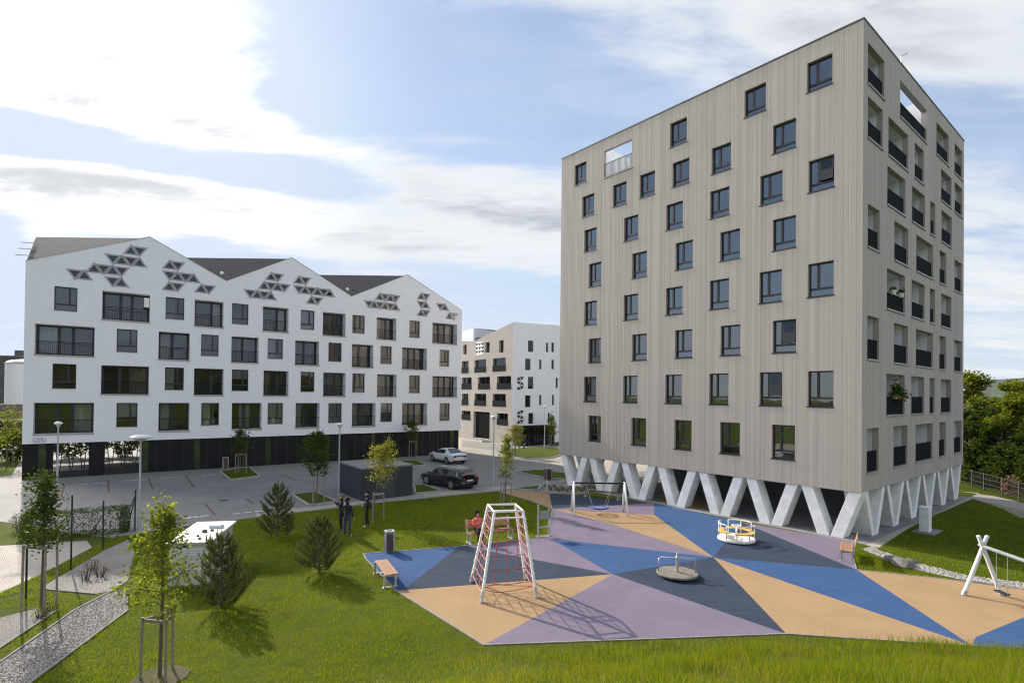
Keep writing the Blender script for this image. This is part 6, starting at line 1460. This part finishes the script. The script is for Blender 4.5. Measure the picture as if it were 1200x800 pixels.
    for i in range(rings_):
        for k_ in range(n): hm_.f.append((i*n+k_, i*n+(k_+1) % n, (i+1)*n+(k_+1) % n, (i+1)*n+k_)); hm_.mi.append(0)
    part('hair', hm_, hair, t, smooth=True)
    ey = MB(); 
    for s_ in (-1, 1): ey.lathe([(0, -.01), (.011, 0), (0, .01)], jw.lerp(sk, .62)+Vector((s_*.034, -.098, 0)), 8)
    part('eye', ey, M['black'], t)
    if bag:
        part('shoulder_bag', MB().hexa([(.12, .10, .95), (.34, .10, .95), (.34, .24, .95), (.12, .24, .95), (.14, .10, 1.28), (.32, .10, 1.28), (.32, .2, 1.28), (.14, .2, 1.28)]), M['black'], t, bevel=.03)
        part('strap', MB().tube([(.2, .15, 1.28), (.12, .10, 1.45), (-.02, -.1, 1.42), (-.1, -.14, 1.2)], .014, 5), M['black'], t)
    return t
def stand(arm=None, wide=.10, step=0.0, turn=0):
    J = dict(pelvis=(0, 0, .95, .135), belly=(0, .0, 1.10, .125), chest=(0, .0, 1.32, .15), neck=(0, .01, 1.47, .055), jaw=(0, -.01, 1.555, .072), skull=(0, .0, 1.64, .092), crown=(0, .005, 1.70, .07), nose=(0, -.098, 1.60, .012))
    for s_, sg in (('L', 1), ('R', -1)):
        st_ = step*sg
        J['sh'+s_] = (.19*sg, .01, 1.40, .062); J['el'+s_] = (.25*sg, .05, 1.13, .045); J['wr'+s_] = (.24*sg, -.06, .90, .030); J['pa'+s_] = (.235*sg, -.09, .82, .032)
        J['hi'+s_] = (.09*sg, .0, .90, .095); J['kn'+s_] = (wide*sg, -.02-st_*.5, .50, .066); J['an'+s_] = (wide*1.05*sg, .03-st_, .09, .045); J['to'+s_] = (wide*1.2*sg, -.13-st_, .035, .036)
    if arm == 'phone':
        for s_, sg in (('L', 1), ('R', -1)): J['el'+s_] = (.24*sg, -.16, 1.22, .045); J['wr'+s_] = (.09*sg, -.30, 1.46, .030); J['pa'+s_] = (.06*sg, -.31, 1.54, .030)
    if arm == 'fold':
        J['elR'] = (-.27, -.02, 1.13, .045); J['wrR'] = (-.10, -.22, 1.08, .030); J['paR'] = (-.02, -.24, 1.08, .03)
        J['elL'] = (.27, .0, 1.12, .045); J['wrL'] = (.14, -.2, 1.02, .03); J['paL'] = (.06, -.22, 1.02, .03)
    return J
cb = mat('black_cloth', (.014, .014, .018), .9, .25, 8); cn = mat('navy_cloth', (.018, .020, .035), .9, .2, 8); jn = mat('denim', (.045, .060, .10), .9, .25, 10); shw = mat('white_shoe', (.62, .62, .6), .7, .05); co = mat('coral_cloth', (.80, .17, .13), .85, .1, 8)
hb = mat('dark_hair', (.02, .014, .01), .95, .3, 30, spec=.08); hbl = mat('fair_hair', (.20, .125, .06), .95, .3, 30, spec=.08)
person('fair-haired person in black raising both hands to the face, left of the standing three', (*gp(399.5, 622).to_2d(), 0), R(-60), stand('phone', .08), [M['skin'], cb, cb, cb], hbl, .25)
person('person in dark jacket, jeans and white shoes seen from behind, middle of the three', (*gp(407, 628).to_2d(), 0), R(165), stand(None, .15, .06), [M['skin'], cn, jn, shw], hb)
person('person in black with a dark shoulder bag and bent arm, right of the standing three', (*gp(430, 617).to_2d(), 0), R(-75), stand('fold', .09, .05), [M['skin'], cb, cb, shw], hb, 0, bag=True)
# the seated figure on the bench with a backrest
bx = Vector((-1.98, 24.42, 0)); bdir = (Vector((.0, 25.42, 0))-bx).normalized(); ban = math.atan2(bdir.y, bdir.x)
J = stand(); dz_ = -.95+.57
for k_ in list(J):
    x, y, z, r_ = J[k_]
    if k_[:2] not in ('kn', 'an', 'to'): J[k_] = (x, y+.0, z+dz_, r_)
for s_, sg in (('L', 1), ('R', -1)):
    J['hi'+s_] = (.09*sg, -.02, .56, .09); J['kn'+s_] = (.11*sg, -.42, .54, .066); J['an'+s_] = (.11*sg, -.40, .10, .045); J['to'+s_] = (.12*sg, -.55, .04, .036)
    J['el'+s_] = (.26*sg, -.08, .80, .045); J['wr'+s_] = (.10*sg, -.28, .86, .030); J['pa'+s_] = (.05*sg, -.31, .92, .03)
ps = bx+bdir*.48+Vector((math.sin(ban), -math.cos(ban), 0))*.14
person('person in a bright coral top sitting on the wooden bench beyond the climbing frame', (ps.x, ps.y, 0), ban, J, [M['skin'], co, cb, cb], hb, .5)
